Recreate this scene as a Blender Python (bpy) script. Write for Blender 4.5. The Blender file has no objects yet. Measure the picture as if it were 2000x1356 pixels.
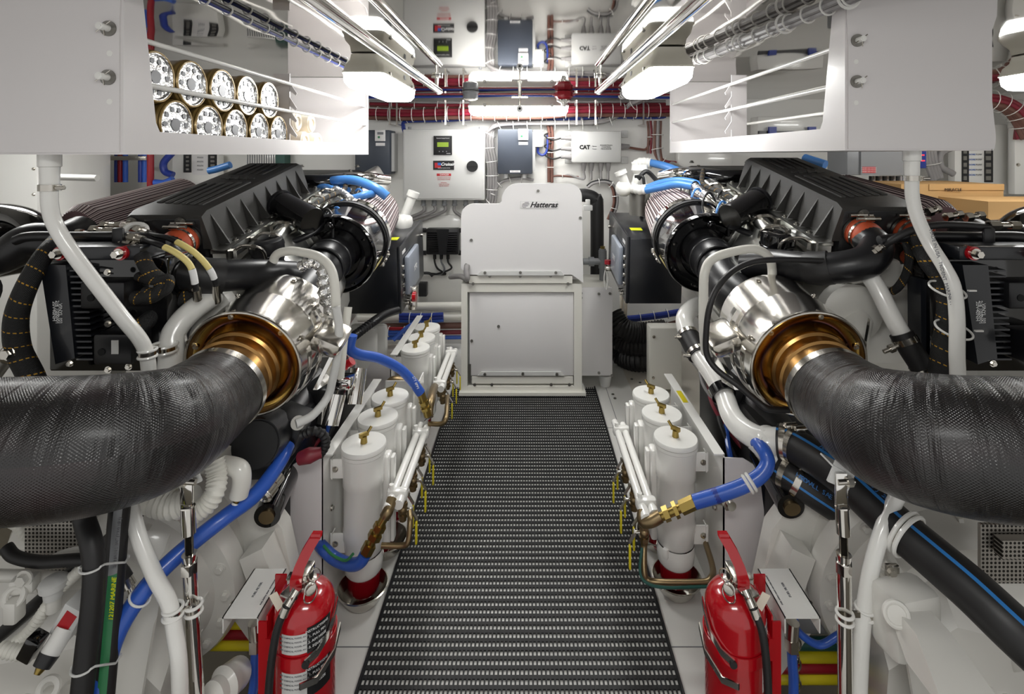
import bpy, bmesh, math, random
from mathutils import Vector as V, Matrix
R = random.Random(5)
PI = math.pi
CAM_Z = 1.4                                   # eye height above the walkway
def P(px, py, d):                             # where the line of sight of a pixel meets depth d
    return V(((px - 1030) * d / 1000, d, CAM_Z + (302 - py) * d / 1000))
def pth(l): return [P(*q) for q in l]
COL = bpy.context.scene.collection
# ------------------------------------------------------------------ materials
def lin(c):
    c = c.lstrip('#'); o = []
    for i in (0, 2, 4):
        v = int(c[i:i+2], 16) / 255
        o.append(v / 12.92 if v <= .04045 else ((v + .055) / 1.055) ** 2.4)
    return (*o, 1)
MATS = {}
def mat(name, col, rough=.4, metal=0, coat=0, bump=None, emit=0, vary=0, spec=.5, trans=0):
    m = bpy.data.materials.new(name); m.use_nodes = True; nt = m.node_tree; b = nt.nodes['Principled BSDF']
    b.inputs['Base Color'].default_value = lin(col); b.inputs['Roughness'].default_value = rough
    b.inputs['Metallic'].default_value = metal; b.inputs['Coat Weight'].default_value = coat
    b.inputs['Coat Roughness'].default_value = .06; b.inputs['Specular IOR Level'].default_value = spec
    b.inputs['Transmission Weight'].default_value = trans
    if emit:
        b.inputs['Emission Color'].default_value = lin(col); b.inputs['Emission Strength'].default_value = emit
    if bump or vary:
        tc = nt.nodes.new('ShaderNodeTexCoord')
    if bump:                                   # (scale, strength, distance)
        n = nt.nodes.new('ShaderNodeTexNoise'); n.inputs['Scale'].default_value = bump[0]; n.inputs['Detail'].default_value = 3
        nt.links.new(tc.outputs['Object'], n.inputs['Vector'])
        bp = nt.nodes.new('ShaderNodeBump'); bp.inputs['Strength'].default_value = bump[1]; bp.inputs['Distance'].default_value = bump[2]
        nt.links.new(n.outputs['Fac'], bp.inputs['Height']); nt.links.new(bp.outputs['Normal'], b.inputs['Normal'])
    if vary:
        n = nt.nodes.new('ShaderNodeTexNoise'); n.inputs['Scale'].default_value = 9; n.inputs['Detail'].default_value = 5
        nt.links.new(tc.outputs['Object'], n.inputs['Vector'])
        mr = nt.nodes.new('ShaderNodeMapRange'); mr.inputs['To Min'].default_value = rough * (1 - vary); mr.inputs['To Max'].default_value = min(1, rough * (1 + vary))
        nt.links.new(n.outputs['Fac'], mr.inputs['Value']); nt.links.new(mr.outputs['Result'], b.inputs['Roughness'])
    MATS[name] = m; return m
mat('wall_white', 'e9e8e4', .35, bump=(3, .05, .02))
mat('white', 'e8e7e3', .22, coat=.4)
mat('rack_white', 'dcd8d8', .3, coat=.2)
mat('panel', 'dddbdb', .3)
mat('cream', 'e0ded6', .35)
mat('floor_white', 'd9d8d4', .3, bump=(60, .05, .002))
mat('floor_tan', 'cfc9be', .35)
mat('bilge', '5d5648', .6)
mat('cast', 'dddbd5', .28, coat=.3, bump=(45, .05, .003))
mat('silver', 'cfcfcb', .28, 1, bump=(40, .15, .003))
mat('chrome', 'eceae6', .07, 1)
mat('steel', 'c8c4bc', .2, 1, vary=.4)
mat('polished', 'e4e1db', .15, 1, bump=(5, .25, .01))
mat('dull_steel', '8f8d88', .42, 1)
mat('brass', 'a08a4e', .3, 1, vary=.3)
mat('bronze', '8c7a5c', .4, 1)
mat('black', '17171a', .35, bump=(200, .1, .0008))
mat('black_tex', '373634', .5, bump=(350, .3, .0008))
mat('black_gloss', '08080a', .1, coat=.7)
mat('black_soft', '121214', .6)
mat('rubber', '1c1b1c', .5, bump=(60, .12, .002))
mat('grey_plastic', '7f8184', .4)
mat('light_grey', 'b9babb', .4)
mat('dark_box', '3a404b', .45)
mat('anthracite', '1d1f24', .3, coat=.2, bump=(400, .1, .0005))
mat('red', 'b00a18', .18, coat=.7)
mat('dark_red', '8e1220', .3)
mat('maroon', '7d2431', .45); mat('wine', '7e1c30', .4)
mat('red_bowl', '7d0b16', .08, coat=.5)
mat('orange', 'c4532f', .55)
mat('yellow', 'd8c81c', .4)
mat('lime', 'dbe21c', .5)
mat('pale_yellow', 'e8d78c', .5)
mat('blue', '2c59b8', .35, coat=.2)
mat('light_blue', '4279ba', .35)
mat('navy', '20368c', .4)
mat('green', '2f7a4c', .45)
mat('teal', '1c5047', .45)
mat('oil_gold', '8d7440', .3, .4, coat=.4)
mat('foil', 'e4e4e4', .22, 1, bump=(45, .9, .01))
mat('foil_dark', '77787a', .3, 1)
mat('paper', 'e6dccb', .7)
mat('carton', 'a98555', .75)
mat('cable', '8f8c8c', .45)
mat('cable_brown', '6e4a40', .5)
mat('bluegrey', '8d94a0', .35, coat=.2)
mat('dark_slot', '101012', .8)
mat('screen', '7f9a20', .3, emit=.25)
mat('lens', 'fdfdfa', .3, emit=20)
mat('housing', 'd6d3c6', .45)
mat('led_red', 'ff2a2a', .3, emit=2)
mat('ink', '141416', .5); mat('ink_blue', '2a62b8', .5); mat('ink_red', 'b42028', .5); mat('ink_white', 'eeeeee', .5); mat('ink_grey', '77787c', .5)

def nodes(m): return m.node_tree, m.node_tree.nodes['Principled BSDF']
def node(nt, t, **k):
    n = nt.nodes.new(t)
    for a, b in k.items(): setattr(n, a, b)
    return n
def math_n(nt, op, a, b=None, c=None):
    n = node(nt, 'ShaderNodeMath', operation=op)
    for i, x in enumerate((a, b, c)):
        if x is None: continue
        if isinstance(x, (int, float)): n.inputs[i].default_value = x
        else: nt.links.new(x, n.inputs[i])
    return n.outputs[0]
def ramp(nt, fac, stops):
    r = node(nt, 'ShaderNodeValToRGB'); e = r.color_ramp.elements
    while len(e) < len(stops): e.new(.5)
    for x, (p, c) in zip(e, stops): x.position = p; x.color = lin(c)
    nt.links.new(fac, r.inputs[0]); return r.outputs[0]
# exhaust hose: satin black woven wrap, wound on the slant; u = turn, v = metres along
def wrap_mat():
    m = mat('exhaust_wrap', '1f1d1e', .3, coat=.2, spec=.65); nt, b = nodes(m)
    uv = node(nt, 'ShaderNodeUVMap').outputs[0]; sp = node(nt, 'ShaderNodeSeparateXYZ'); nt.links.new(uv, sp.inputs[0])
    mp = node(nt, 'ShaderNodeMapping'); mp.inputs['Scale'].default_value = (2.2, 34, 1); mp.inputs['Rotation'].default_value = (0, 0, .12); nt.links.new(uv, mp.inputs[0])
    n1 = node(nt, 'ShaderNodeTexNoise'); n1.inputs['Scale'].default_value = 1; n1.inputs['Detail'].default_value = 4; n1.inputs['Distortion'].default_value = .6; nt.links.new(mp.outputs[0], n1.inputs['Vector'])
    w1 = math_n(nt, 'SINE', math_n(nt, 'MULTIPLY', sp.outputs[0], 900)); w2 = math_n(nt, 'SINE', math_n(nt, 'MULTIPLY', sp.outputs[1], 1500))
    wv = math_n(nt, 'MULTIPLY', w1, w2)
    h = math_n(nt, 'ADD', math_n(nt, 'MULTIPLY', n1.outputs['Fac'], 1), math_n(nt, 'MULTIPLY', wv, .022))
    bp = node(nt, 'ShaderNodeBump'); bp.inputs['Strength'].default_value = .8; bp.inputs['Distance'].default_value = .02; b.inputs['Coat Roughness'].default_value = .25
    nt.links.new(h, bp.inputs['Height']); nt.links.new(bp.outputs[0], b.inputs['Normal'])
    n2 = node(nt, 'ShaderNodeTexNoise'); n2.inputs['Scale'].default_value = 7; nt.links.new(uv, n2.inputs['Vector'])
    nt.links.new(ramp(nt, n2.outputs['Fac'], [(.3, '100f10'), (.5, '1a1819'), (.72, '2c2022')]), b.inputs['Base Color'])
    mr = node(nt, 'ShaderNodeMapRange'); mr.inputs['To Min'].default_value = .2; mr.inputs['To Max'].default_value = .42; nt.links.new(n1.outputs['Fac'], mr.inputs['Value']); nt.links.new(mr.outputs[0], b.inputs['Roughness'])
wrap_mat()
def pleat_mat():
    m = mat('pleats', '7d5c60', .6); nt, b = nodes(m)
    sp = node(nt, 'ShaderNodeSeparateXYZ'); nt.links.new(node(nt, 'ShaderNodeUVMap').outputs[0], sp.inputs[0])
    s = math_n(nt, 'SINE', math_n(nt, 'MULTIPLY', sp.outputs[0], 2 * PI * 88))
    nt.links.new(ramp(nt, math_n(nt, 'MULTIPLY_ADD', s, .5, .5), [(.2, '2a1c20'), (.55, '8f7174'), (.9, 'd8ccca')]), b.inputs['Base Color'])
pleat_mat()
def braid_mat():
    m = mat('braid', '141414', .55); nt, b = nodes(m)
    sp = node(nt, 'ShaderNodeSeparateXYZ'); nt.links.new(node(nt, 'ShaderNodeUVMap').outputs[0], sp.inputs[0])
    t = math_n(nt, 'FRACT', math_n(nt, 'ADD', math_n(nt, 'MULTIPLY', sp.outputs[1], 26), math_n(nt, 'MULTIPLY', sp.outputs[0], 1)))
    dash = math_n(nt, 'GREATER_THAN', math_n(nt, 'SINE', math_n(nt, 'MULTIPLY', sp.outputs[0], 2 * PI * 14)), -.3)
    f = math_n(nt, 'MULTIPLY', math_n(nt, 'LESS_THAN', t, .075), dash)
    nt.links.new(ramp(nt, f, [(.4, '161617'), (.6, 'c8962c')]), b.inputs['Base Color'])
    w = math_n(nt, 'MULTIPLY', math_n(nt, 'SINE', math_n(nt, 'MULTIPLY', sp.outputs[0], 2 * PI * 30)), math_n(nt, 'SINE', math_n(nt, 'MULTIPLY', sp.outputs[1], 1800)))
    bp = node(nt, 'ShaderNodeBump'); bp.inputs['Strength'].default_value = .6; bp.inputs['Distance'].default_value = .001
    nt.links.new(w, bp.inputs['Height']); nt.links.new(bp.outputs[0], b.inputs['Normal'])
braid_mat()
def ceil_mat():
    m = mat('ceiling_mirror', 'bab7b3', .035, 1); nt, b = nodes(m)
    tc = node(nt, 'ShaderNodeTexCoord'); n = node(nt, 'ShaderNodeTexNoise'); n.inputs['Scale'].default_value = 2.6; n.inputs['Detail'].default_value = 1; nt.links.new(tc.outputs['Object'], n.inputs['Vector'])
    sp = node(nt, 'ShaderNodeSeparateXYZ'); nt.links.new(tc.outputs['Object'], sp.inputs[0])
    amt = math_n(nt, 'MULTIPLY', math_n(nt, 'SUBTRACT', math_n(nt, 'ABSOLUTE', sp.outputs[0]), .35), 2.0)
    cl = node(nt, 'ShaderNodeClamp'); nt.links.new(amt, cl.inputs[0]); cl.inputs['Min'].default_value = .04; cl.inputs['Max'].default_value = 1
    bp = node(nt, 'ShaderNodeBump'); bp.inputs['Distance'].default_value = .02; nt.links.new(math_n(nt, 'MULTIPLY', cl.outputs[0], .22), bp.inputs['Strength'])
    nt.links.new(n.outputs['Fac'], bp.inputs['Height']); nt.links.new(bp.outputs[0], b.inputs['Normal'])
ceil_mat()
def heat_mat():                               # heat-tinted stainless dish, colours run with the radius (uv v)
    m = mat('heat_tint', 'b58a3c', .16, 1); nt, b = nodes(m)
    sp = node(nt, 'ShaderNodeSeparateXYZ'); nt.links.new(node(nt, 'ShaderNodeUVMap').outputs[0], sp.inputs[0])
    n = node(nt, 'ShaderNodeTexNoise'); n.inputs['Scale'].default_value = 8; nt.links.new(node(nt, 'ShaderNodeTexCoord').outputs['Object'], n.inputs['Vector'])
    f = math_n(nt, 'ADD', sp.outputs[1], math_n(nt, 'MULTIPLY', math_n(nt, 'SUBTRACT', n.outputs['Fac'], .5), .35))
    nt.links.new(ramp(nt, f, [(.05, 'e6dfce'), (.3, 'd9b35e'), (.5, '8a5320'), (.62, '4a3340'), (.75, '9a6a2a'), (1, 'c09a5a')]), b.inputs['Base Color'])
heat_mat()
mat('collar_gold', 'a98250', .3, 1, vary=.3)
def perf_mat():
    m = mat('perforated', 'b5b0a8', .4, .6); nt, b = nodes(m)
    v = node(nt, 'ShaderNodeTexVoronoi'); v.inputs['Scale'].default_value = 110; v.inputs['Randomness'].default_value = 0
    sp = node(nt, 'ShaderNodeSeparateXYZ'); nt.links.new(node(nt, 'ShaderNodeTexCoord').outputs['Object'], sp.inputs[0]); cb = node(nt, 'ShaderNodeCombineXYZ'); nt.links.new(sp.outputs[0], cb.inputs[0]); nt.links.new(sp.outputs[2], cb.inputs[1]); v.voronoi_dimensions = '2D'; nt.links.new(cb.outputs[0], v.inputs['Vector'])
    nt.links.new(ramp(nt, v.outputs['Distance'], [(.3, '2a2623'), (.36, 'b5b0a8')]), b.inputs['Base Color'])
perf_mat()
def stripe_mat(name, base, ink, u0, w):       # a hose with a coloured line running along it
    m = mat(name, base, .45); nt, b = nodes(m)
    sp = node(nt, 'ShaderNodeSeparateXYZ'); nt.links.new(node(nt, 'ShaderNodeUVMap').outputs[0], sp.inputs[0])
    f = math_n(nt, 'LESS_THAN', math_n(nt, 'ABSOLUTE', math_n(nt, 'SUBTRACT', sp.outputs[0], u0)), w)
    nt.links.new(ramp(nt, f, [(.4, base), (.6, ink)]), b.inputs['Base Color'])
stripe_mat('hardwall', '1d1c1d', '2f7ac0', .31, .014); stripe_mat('hardwall_low', '1d1c1d', '2f7ac0', .45, .012)
# ------------------------------------------------------------------ geometry
def frame_of(n):
    n = V(n).normalized(); t = V((0, 0, 1)) if abs(n.z) < .9 else V((0, 1, 0))
    x = t.cross(n).normalized(); return x, n.cross(x).normalized()
def catmull(pts, k=6):
    pts = [V(p) for p in pts]
    if len(pts) < 3: return pts
    q = [2 * pts[0] - pts[1]] + pts + [2 * pts[-1] - pts[-2]]; out = []
    for i in range(1, len(q) - 2):
        a, b, c, d = q[i-1], q[i], q[i+1], q[i+2]
        for j in range(k):
            t = j / k
            out.append(.5 * (2*b + (c-a)*t + (2*a-5*b+4*c-d)*t*t + (3*b-a-3*c+d)*t**3))
    out.append(pts[-1]); return out
def resample(pts, step):
    L = [0]
    for a, b in zip(pts, pts[1:]): L.append(L[-1] + (b-a).length)
    n = max(2, round(L[-1] / step)); out = []; k = 0
    for i in range(n + 1):
        t = L[-1] * i / n
        while k < len(L) - 2 and L[k+1] < t: k += 1
        out.append(pts[k].lerp(pts[k+1], min(1, (t - L[k]) / max(1e-9, L[k+1] - L[k]))))
    return out
class G:
    def __init__(s): s.v = []; s.f = []; s.u = []; s.mi = []; s.m = 0
    def face(s, idx, uv=None): s.f.append(idx); s.u.append(uv); s.mi.append(s.m)
    def box(s, c, d, rx=0, ry=0, rz=0, M=None, bev=0):
        M = M or Matrix.Rotation(rz, 3, 'Z') @ Matrix.Rotation(ry, 3, 'Y') @ Matrix.Rotation(rx, 3, 'X')
        c = V(c)
        if bev:
            b = min(bev, min(d) * .49); prof = []
            bm = bmesh.new(); bmesh.ops.create_cube(bm, size=1)
            for v in bm.verts: v.co = V((v.co.x*d[0], v.co.y*d[1], v.co.z*d[2]))
            bmesh.ops.bevel(bm, geom=list(bm.edges), offset=b, segments=2, profile=.5, affect='EDGES')
            n = len(s.v); bm.verts.ensure_lookup_table()
            s.v += [M @ v.co + c for v in bm.verts]
            for f in bm.faces: s.face([n + v.index for v in f.verts])
            bm.free(); return s
        n = len(s.v)
        for z in (-.5, .5):
            for y in (-.5, .5):
                for x in (-.5, .5): s.v.append(M @ V((x*d[0], y*d[1], z*d[2])) + c)
        for f in ((0,2,3,1),(4,5,7,6),(0,1,5,4),(2,6,7,3),(0,4,6,2),(1,3,7,5)): s.face([n+i for i in f])
        return s
    def bb(s, x0, x1, y0, y1, z0, z1, bev=0): return s.box(((x0+x1)/2,(y0+y1)/2,(z0+z1)/2),(abs(x1-x0),abs(y1-y0),abs(z1-z0)), bev=bev)
    def rings(s, rings, close=False, caps=(True, True), uv=None):
        n0 = len(s.v); k = len(rings[0])
        for r in rings: s.v += r
        m = len(rings)
        for i in range(m if close else m-1):
            a = n0 + i*k; b = n0 + ((i+1) % m)*k
            for j in range(k):
                j2 = (j+1) % k
                q = [a+j, a+j2, b+j2, b+j]
                if uv: s.face(q, [(j/k, uv[i]), ((j+1)/k, uv[i]), ((j+1)/k, uv[min(i+1, m-1)]), (j/k, uv[min(i+1, m-1)])])
                else: s.face(q)
        if not close:
            if caps[0]: s.face([n0+j for j in range(k)][::-1])
            if caps[1]: s.face([n0+(m-1)*k+j for j in range(k)])
        return s
    def tube(s, pts, r, k=12, sm=6, caps=(True, True), corr=None):
        p = catmull(pts, sm) if sm > 1 else [V(q) for q in pts]
        if corr: p = resample(p, corr[0] / 4)
        n = len(p); T = [(p[min(i+1, n-1)] - p[max(i-1, 0)]).normalized() for i in range(n)]
        x, y = frame_of(T[0]); rings = []; L = 0; uv = []
        nr = len(r) if isinstance(r, (list, tuple)) else 0
        for i in range(n):
            if i: L += (p[i]-p[i-1]).length
            x = (x - T[i] * x.dot(T[i])).normalized(); y = T[i].cross(x)
            if nr:
                t = i / (n-1) * (nr-1); a = min(int(t), nr-2); rr = r[a] + (r[a+1]-r[a]) * (t-a)
            else: rr = r
            if corr: rr += (corr[1], 0, -corr[1], 0)[i % 4]
            rings.append([p[i] + x*math.cos(2*PI*j/k)*rr + y*math.sin(2*PI*j/k)*rr for j in range(k)]); uv.append(L)
        return s.rings(rings, caps=caps, uv=uv)
    def cyl(s, a, b, r, r2=None, k=20, caps=(True, True)):
        a, b = V(a), V(b); x, y = frame_of(b-a); r2 = r if r2 is None else r2; L = (b-a).length
        return s.rings([[c + (x*math.cos(2*PI*j/k) + y*math.sin(2*PI*j/k))*q for j in range(k)] for c, q in ((a, r), (b, r2))], caps=caps, uv=[0, L])
    def lathe(s, o, ax, prof, k=32, caps=(True, True), amp=0, lobes=0, norm=False):   # prof = [(radius, height along ax)]
        o = V(o); ax = V(ax).normalized(); x, y = frame_of(ax); rs = []
        n = len(prof) - 1
        for r, h in prof:
            rs.append([o + ax*h + (x*math.cos(2*PI*j/k) + y*math.sin(2*PI*j/k)) * (r + (amp*math.cos(lobes*2*PI*j/k) if lobes else 0)) for j in range(k)])
        return s.rings(rs, caps=caps, uv=[i/n for i in range(n+1)] if norm else [h for r, h in prof])
    def torus(s, c, ax, Rr, r, k=28, q=8, sy=1):
        c = V(c); ax = V(ax).normalized(); x, y = frame_of(ax); rs = []
        for i in range(k):
            a = 2*PI*i/k; d = x*math.cos(a) + y*math.sin(a)*sy
            rs.append([c + d*(Rr + r*math.cos(2*PI*j/q)) + ax*r*math.sin(2*PI*j/q) for j in range(q)])
        return s.rings(rs, close=True)
    def band(s, c, ax, r, w, t=.002, k=28):
        c = V(c); ax = V(ax).normalized()
        return s.lathe(c - ax*w/2, ax, [(r, 0), (r+t, 0), (r+t, w), (r, w), (r, 0)], k=k, caps=(False, False))
    def prism(s, poly, ext):                   # poly: list of 3D points, ext: vector
        ext = V(ext); return s.rings([[V(p) for p in poly], [V(p)+ext for p in poly]])
    def ball(s, c, r, k=14, n=8, sc=(1,1,1)):
        c = V(c)
        s.rings([[c + V((sc[0]*r*math.sin(PI*i/n)*math.cos(2*PI*j/k), sc[1]*r*math.sin(PI*i/n)*math.sin(2*PI*j/k), sc[2]*r*math.cos(PI*i/n))) for j in range(k)] for i in range(1, n)]); return s
    def hexnut(s, c, ax, r, h): c = V(c); return s.cyl(c, c + V(ax).normalized()*h, r, k=6)
    def bolt(s, c, ax, r): # washer, hex head
        c = V(c); ax = V(ax).normalized(); s.cyl(c, c+ax*r*.3, r*1.5, k=14); s.cyl(c+ax*r*.3, c+ax*r*1.2, r, k=6); return s
W0 = {}
def tag(o, label=None, cat=None, group=None, kind=None):
    if label: o['label'] = label
    if cat: o['category'] = cat
    if group: o['group'] = group
    if kind: o['kind'] = kind
    return o
def clusters(g):
    """separate pieces of a mesh (islands whose bounds touch count as one piece)"""
    par = list(range(len(g.v)))
    def fd(a):
        while par[a] != a: par[a] = par[par[a]]; a = par[a]
        return a
    for f in g.f:
        a = fd(f[0])
        for b in f[1:]: par[fd(b)] = a
    bx = {}
    for i, v in enumerate(g.v):
        r = fd(i); b = bx.get(r)
        if b is None: bx[r] = [v.x, v.y, v.z, v.x, v.y, v.z]
        else:
            for k in range(3):
                if v[k] < b[k]: b[k] = v[k]
                if v[k] > b[k+3]: b[k+3] = v[k]
    L = [[b, {r}] for r, b in bx.items()]
    if len(L) > 400: return None
    e = .0015; ch = True
    while ch:
        ch = False; out = []
        for b, rs in L:
            for o in out:
                c = o[0]
                if all(b[k] < c[k+3] + e and c[k] < b[k+3] + e for k in range(3)):
                    o[0] = [min(b[k], c[k]) for k in range(3)] + [max(b[k+3], c[k+3]) for k in range(3)]; o[1] |= rs; ch = True; break
            else: out.append([b, set(rs)])
        L = out
    if len(L) < 2 or len(L) > 60: return None
    where = {r: i for i, (b, rs) in enumerate(L) for r in rs}
    res = [G() for _ in L]; mp = {}
    for i, v in enumerate(g.v):
        q = res[where[fd(i)]]; mp[i] = len(q.v); q.v.append(v)
    for f, u, mi in zip(g.f, g.u, g.mi):
        q = res[where[fd(f[0])]]; q.f.append([mp[i] for i in f]); q.u.append(u); q.mi.append(mi)
    return res
def mk(name, g, m, parent=None, label=None, cat=None, group=None, kind=None, ang=38):
    if parent and kind is None:
        cl = clusters(g)
        if cl: return [mk1(name, q, m, parent, label, cat, group, kind, ang) for q in cl][0]
    return mk1(name, g, m, parent, label, cat, group, kind, ang)
def several(name, g, m, part, label, cat, group=None):
    lo = [min(v[i] for v in g.v) for i in range(3)]
    t = thing(name, g.v[0] * 1, label, cat, group); mk(part, g, m, t); return t
def mk1(name, g, m, parent=None, label=None, cat=None, group=None, kind=None, ang=38):
    if parent: w = W0[parent.name]
    else:
        lo = [min(v[i] for v in g.v) for i in range(3)]; hi = [max(v[i] for v in g.v) for i in range(3)]
        w = V(((lo[0]+hi[0])/2, (lo[1]+hi[1])/2, lo[2]))
    me = bpy.data.meshes.new(name); me.from_pydata([v - w for v in g.v], [], g.f)
    ms = m if isinstance(m, (list, tuple)) else [m]
    for q in ms: me.materials.append(MATS[q])
    if any(g.mi): me.polygons.foreach_set('material_index', g.mi)
    if any(g.u):
        L = me.uv_layers.new(name='UVMap'); fl = []
        for f, u in zip(g.f, g.u):
            for i in range(len(f)): fl += (u[i] if u else (0, 0))
        L.data.foreach_set('uv', fl)
    bm = bmesh.new(); bm.from_mesh(me); bmesh.ops.recalc_face_normals(bm, faces=bm.faces); bm.to_mesh(me); bm.free()
    me.shade_smooth(); me.set_sharp_from_angle(angle=math.radians(ang))
    o = bpy.data.objects.new(name, me); COL.objects.link(o)
    if parent: o.parent = parent
    else: o.location = w
    W0[o.name] = w
    return tag(o, label, cat, group, kind)
def thing(name, loc, label, cat, group=None):
    o = bpy.data.objects.new(name, None); o.empty_display_size = .05; COL.objects.link(o); o.location = V(loc); W0[o.name] = V(loc)
    return tag(o, label, cat, group)
def kids(o): return [c for c in bpy.data.objects if c.parent == o]
def dup(o, delta, label=None, group=None):
    def cp(a, par):
        c = a.copy(); COL.objects.link(c); c.parent = par
        W0[c.name] = W0[a.name] + V(delta)
        for ch in KID.get(a.name, []): cp(ch, c)
        return c
    KID = {}
    for c in list(bpy.data.objects):
        if c.parent: KID.setdefault(c.parent.name, []).append(c)
    r = cp(o, None); r.location = o.location + V(delta)
    if label: r['label'] = label
    if group: r['group'] = group
    return r
def text(s, h, c, xd, yd, m, parent, name='lettering', ext=.0006, sx=1, al='CENTER', label=None, shear=0, bold=0):
    cu = bpy.data.curves.new('t', 'FONT'); cu.body = s; cu.size = h; cu.align_x = al; cu.align_y = 'CENTER'; cu.extrude = ext; cu.shear = shear; cu.offset = bold; cu.resolution_u = 2
    t = bpy.data.objects.new('t', cu); me = bpy.data.meshes.new_from_object(t); bpy.data.objects.remove(t)
    x = V(xd).normalized(); y = V(yd).normalized(); z = x.cross(y).normalized(); w = W0[parent.name]
    for v in me.vertices: v.co = V(c) - w + x*v.co.x*sx + y*v.co.y + z*v.co.z
    me.materials.clear(); me.materials.append(MATS[m]); me.name = name
    o = bpy.data.objects.new(name, me); COL.objects.link(o); o.parent = parent; W0[o.name] = w
    if label: o['label'] = label
    return o
def hose(name, pts, r, m, label, cat='hose', group=None, parent=None, k=14, **kw):
    return mk(name, G().tube(pts, r, k=k, **kw), m, parent, label, cat if not parent else None, group)
X, Y, Z = V((1,0,0)), V((0,1,0)), V((0,0,1))
# ------------------------------------------------------------------ camera
cam = bpy.data.objects.new('camera', bpy.data.cameras.new('camera')); COL.objects.link(cam)
cam.location = (0, 0, CAM_Z); cam.rotation_euler = (PI/2, 0, 0)
cam.data.lens = 18; cam.data.sensor_width = 36; cam.data.shift_x = -.015; cam.data.shift_y = -.188; cam.data.clip_start = .02
bpy.context.scene.camera = cam
vs = bpy.context.scene.view_settings; vs.view_transform = 'Standard'; vs.look = 'None'; vs.gamma = 1; vs.exposure = .4
w = bpy.data.worlds.new('world'); bpy.context.scene.world = w; w.use_nodes = True
w.node_tree.nodes['Background'].inputs[0].default_value = (.86, .85, .83, 1); w.node_tree.nodes['Background'].inputs[1].default_value = .62
# ------------------------------------------------------------------ room shell
ZC = 1.81; DB = 3.8
def struct(name, g, m): return mk(name, g, m, kind='structure')
struct('ceiling', G().bb(-3.4, 3.4, -.6, 3.9, ZC, ZC+.05), 'ceiling_mirror')
struct('wall_back', G().bb(-3.4, 3.4, DB, DB+.06, -.4, ZC), 'wall_white')
struct('wall_left', G().bb(-3.4, -3.34, -.6, DB, -.4, ZC), 'wall_white')
struct('wall_right', G().bb(3.34, 3.4, -.6, DB, -.4, ZC), 'wall_white')
g = G(); g.bb(-.66, .62, -.6, 3.79, -.03, 0); struct('floor', g, 'floor_white')
struct('floor_bilge', G().bb(-3.34, 3.34, -.6, DB, -.45, -.4), 'bilge')
g = G()
for sx in (-1, 1):
    for y in (1.455,): g.bb(sx*.43-.02-(.2 if sx < 0 else 0), sx*.43-.02+(.2 if sx > 0 else 0), y-.0015, y+.0015, 0, .0008)
g.bb(.4, .62, 2.62, 2.623, 0, .0008); g.bb(.47, .473, 2.62, 3.6, 0, .0008)
struct('trim_1', g, 'ink_grey')
g = G()
for px, py in ((1197, 771), (1201, 779), (1223, 792), (1204, 846), (1234, 741), (1250, 748)):
    q = P(px, py, 1400/(py-302)); g.cyl((q.x, q.y, 0), (q.x, q.y, .004), .008)
struct('trim_2', g, 'dull_steel')
# ------------------------------------------------------------------ walkway matting: ribs over cross rods, slots open to the deck
mt = thing('floor_mat', (-.02, 1.8, 0), 'black open-weave rubber walkway matting with rows of slots down the aisle', 'mat')
g = G(); n = 72; x0, x1 = -.44, .40
for i in range(n+1):
    x = x0 + (x1-x0)*i/n; g.box((x, 1.86, .0048), (.0046, 2.42, .0026))
mk('long_rib', g, 'black_soft', mt, kind='stuff')
g = G()
y = .66
while y < 3.06:
    g.box(((x0+x1)/2, y, .003), (x1-x0, .0105, .0036), bev=0); y += .0262
mk('cross_rod', g, 'black_soft', mt, kind='stuff')
g = G(); g.bb(x0-.006, x0, .65, 3.07, .0005, .0125); g.bb(x1, x1+.006, .65, 3.07, .0005, .0125); mk('edge_strip', g, 'black', mt)
# ------------------------------------------------------------------ lamps
def lamp(x, y, ang, label, L=.62, strength=True):
    t = thing('ceiling_light', (x, y, ZC-.14), label, 'light', 'vapour-tight ceiling lights')
    M = Matrix.Rotation(ang, 3, 'Z'); o = V((x, y, ZC))
    def loft(secs):                            # (half width, half length, z)
        g = G(); rs = []
        for a, b, z in secs:
            r = []; c = min(.03, a*.5)
            for sx, sy in ((1,1),(-1,1),(-1,-1),(1,-1)):
                for k in range(4):
                    t_ = math.atan2(sy, sx) + (k/3 - .5)*PI/2 
                    r.append(o + M @ V((sx*(a-c) + c*math.cos(t_), sy*(b-c) + c*math.sin(t_), z)))
            rs.append(r)
        g.rings(rs); return g
    hs = mk('housing', loft([(.062, L/2-.035, -.004), (.066, L/2-.03, -.03), (.078, L/2-.012, -.05), (.082, L/2-.004, -.074), (.086, L/2, -.078), (.086, L/2, -.084)]), 'housing', t)
    mk('lens', loft([(.083, L/2-.004, -.084), (.08, L/2-.008, -.12), (.066, L/2-.02, -.139), (.058, L/2-.03, -.142)]), 'lens', t)
    g = G()
    for sy in (-1, 1):
        for sx in (-1, 1): g.box(o + M @ V((sx*.086, sy*L*.33, -.08)), (.008, .02, .022), M=M)
    mk('clip', g, 'dull_steel', hs)
    g = G(); g.box(o + M @ V((-.0795 if x > 0 else .0795, L*.12, -.05)), (.003, .03, .02), M=M); mk('notice_label', g, 'ink_grey', t)
    return t
lamp(-.655, 2.33, 0, 'long white lit ceiling light over the left engine, beside the left rack')
lamp(.54, 2.2, 0, 'long white lit ceiling light over the right engine, beside the right rack')
lamp(-.06, 3.5, PI/2, 'lit ceiling light set crosswise near the back wall above the white cabinet', L=.68)
lamp(2.3, 2.1, PI/2, 'lit crosswise ceiling light at the right edge, outboard of the right rack')
lamp(-2.2, 2.1, PI/2, 'added unseen crosswise ceiling light outboard of the left rack')  # hidden behind the rack; added to light the left outboard side
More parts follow.
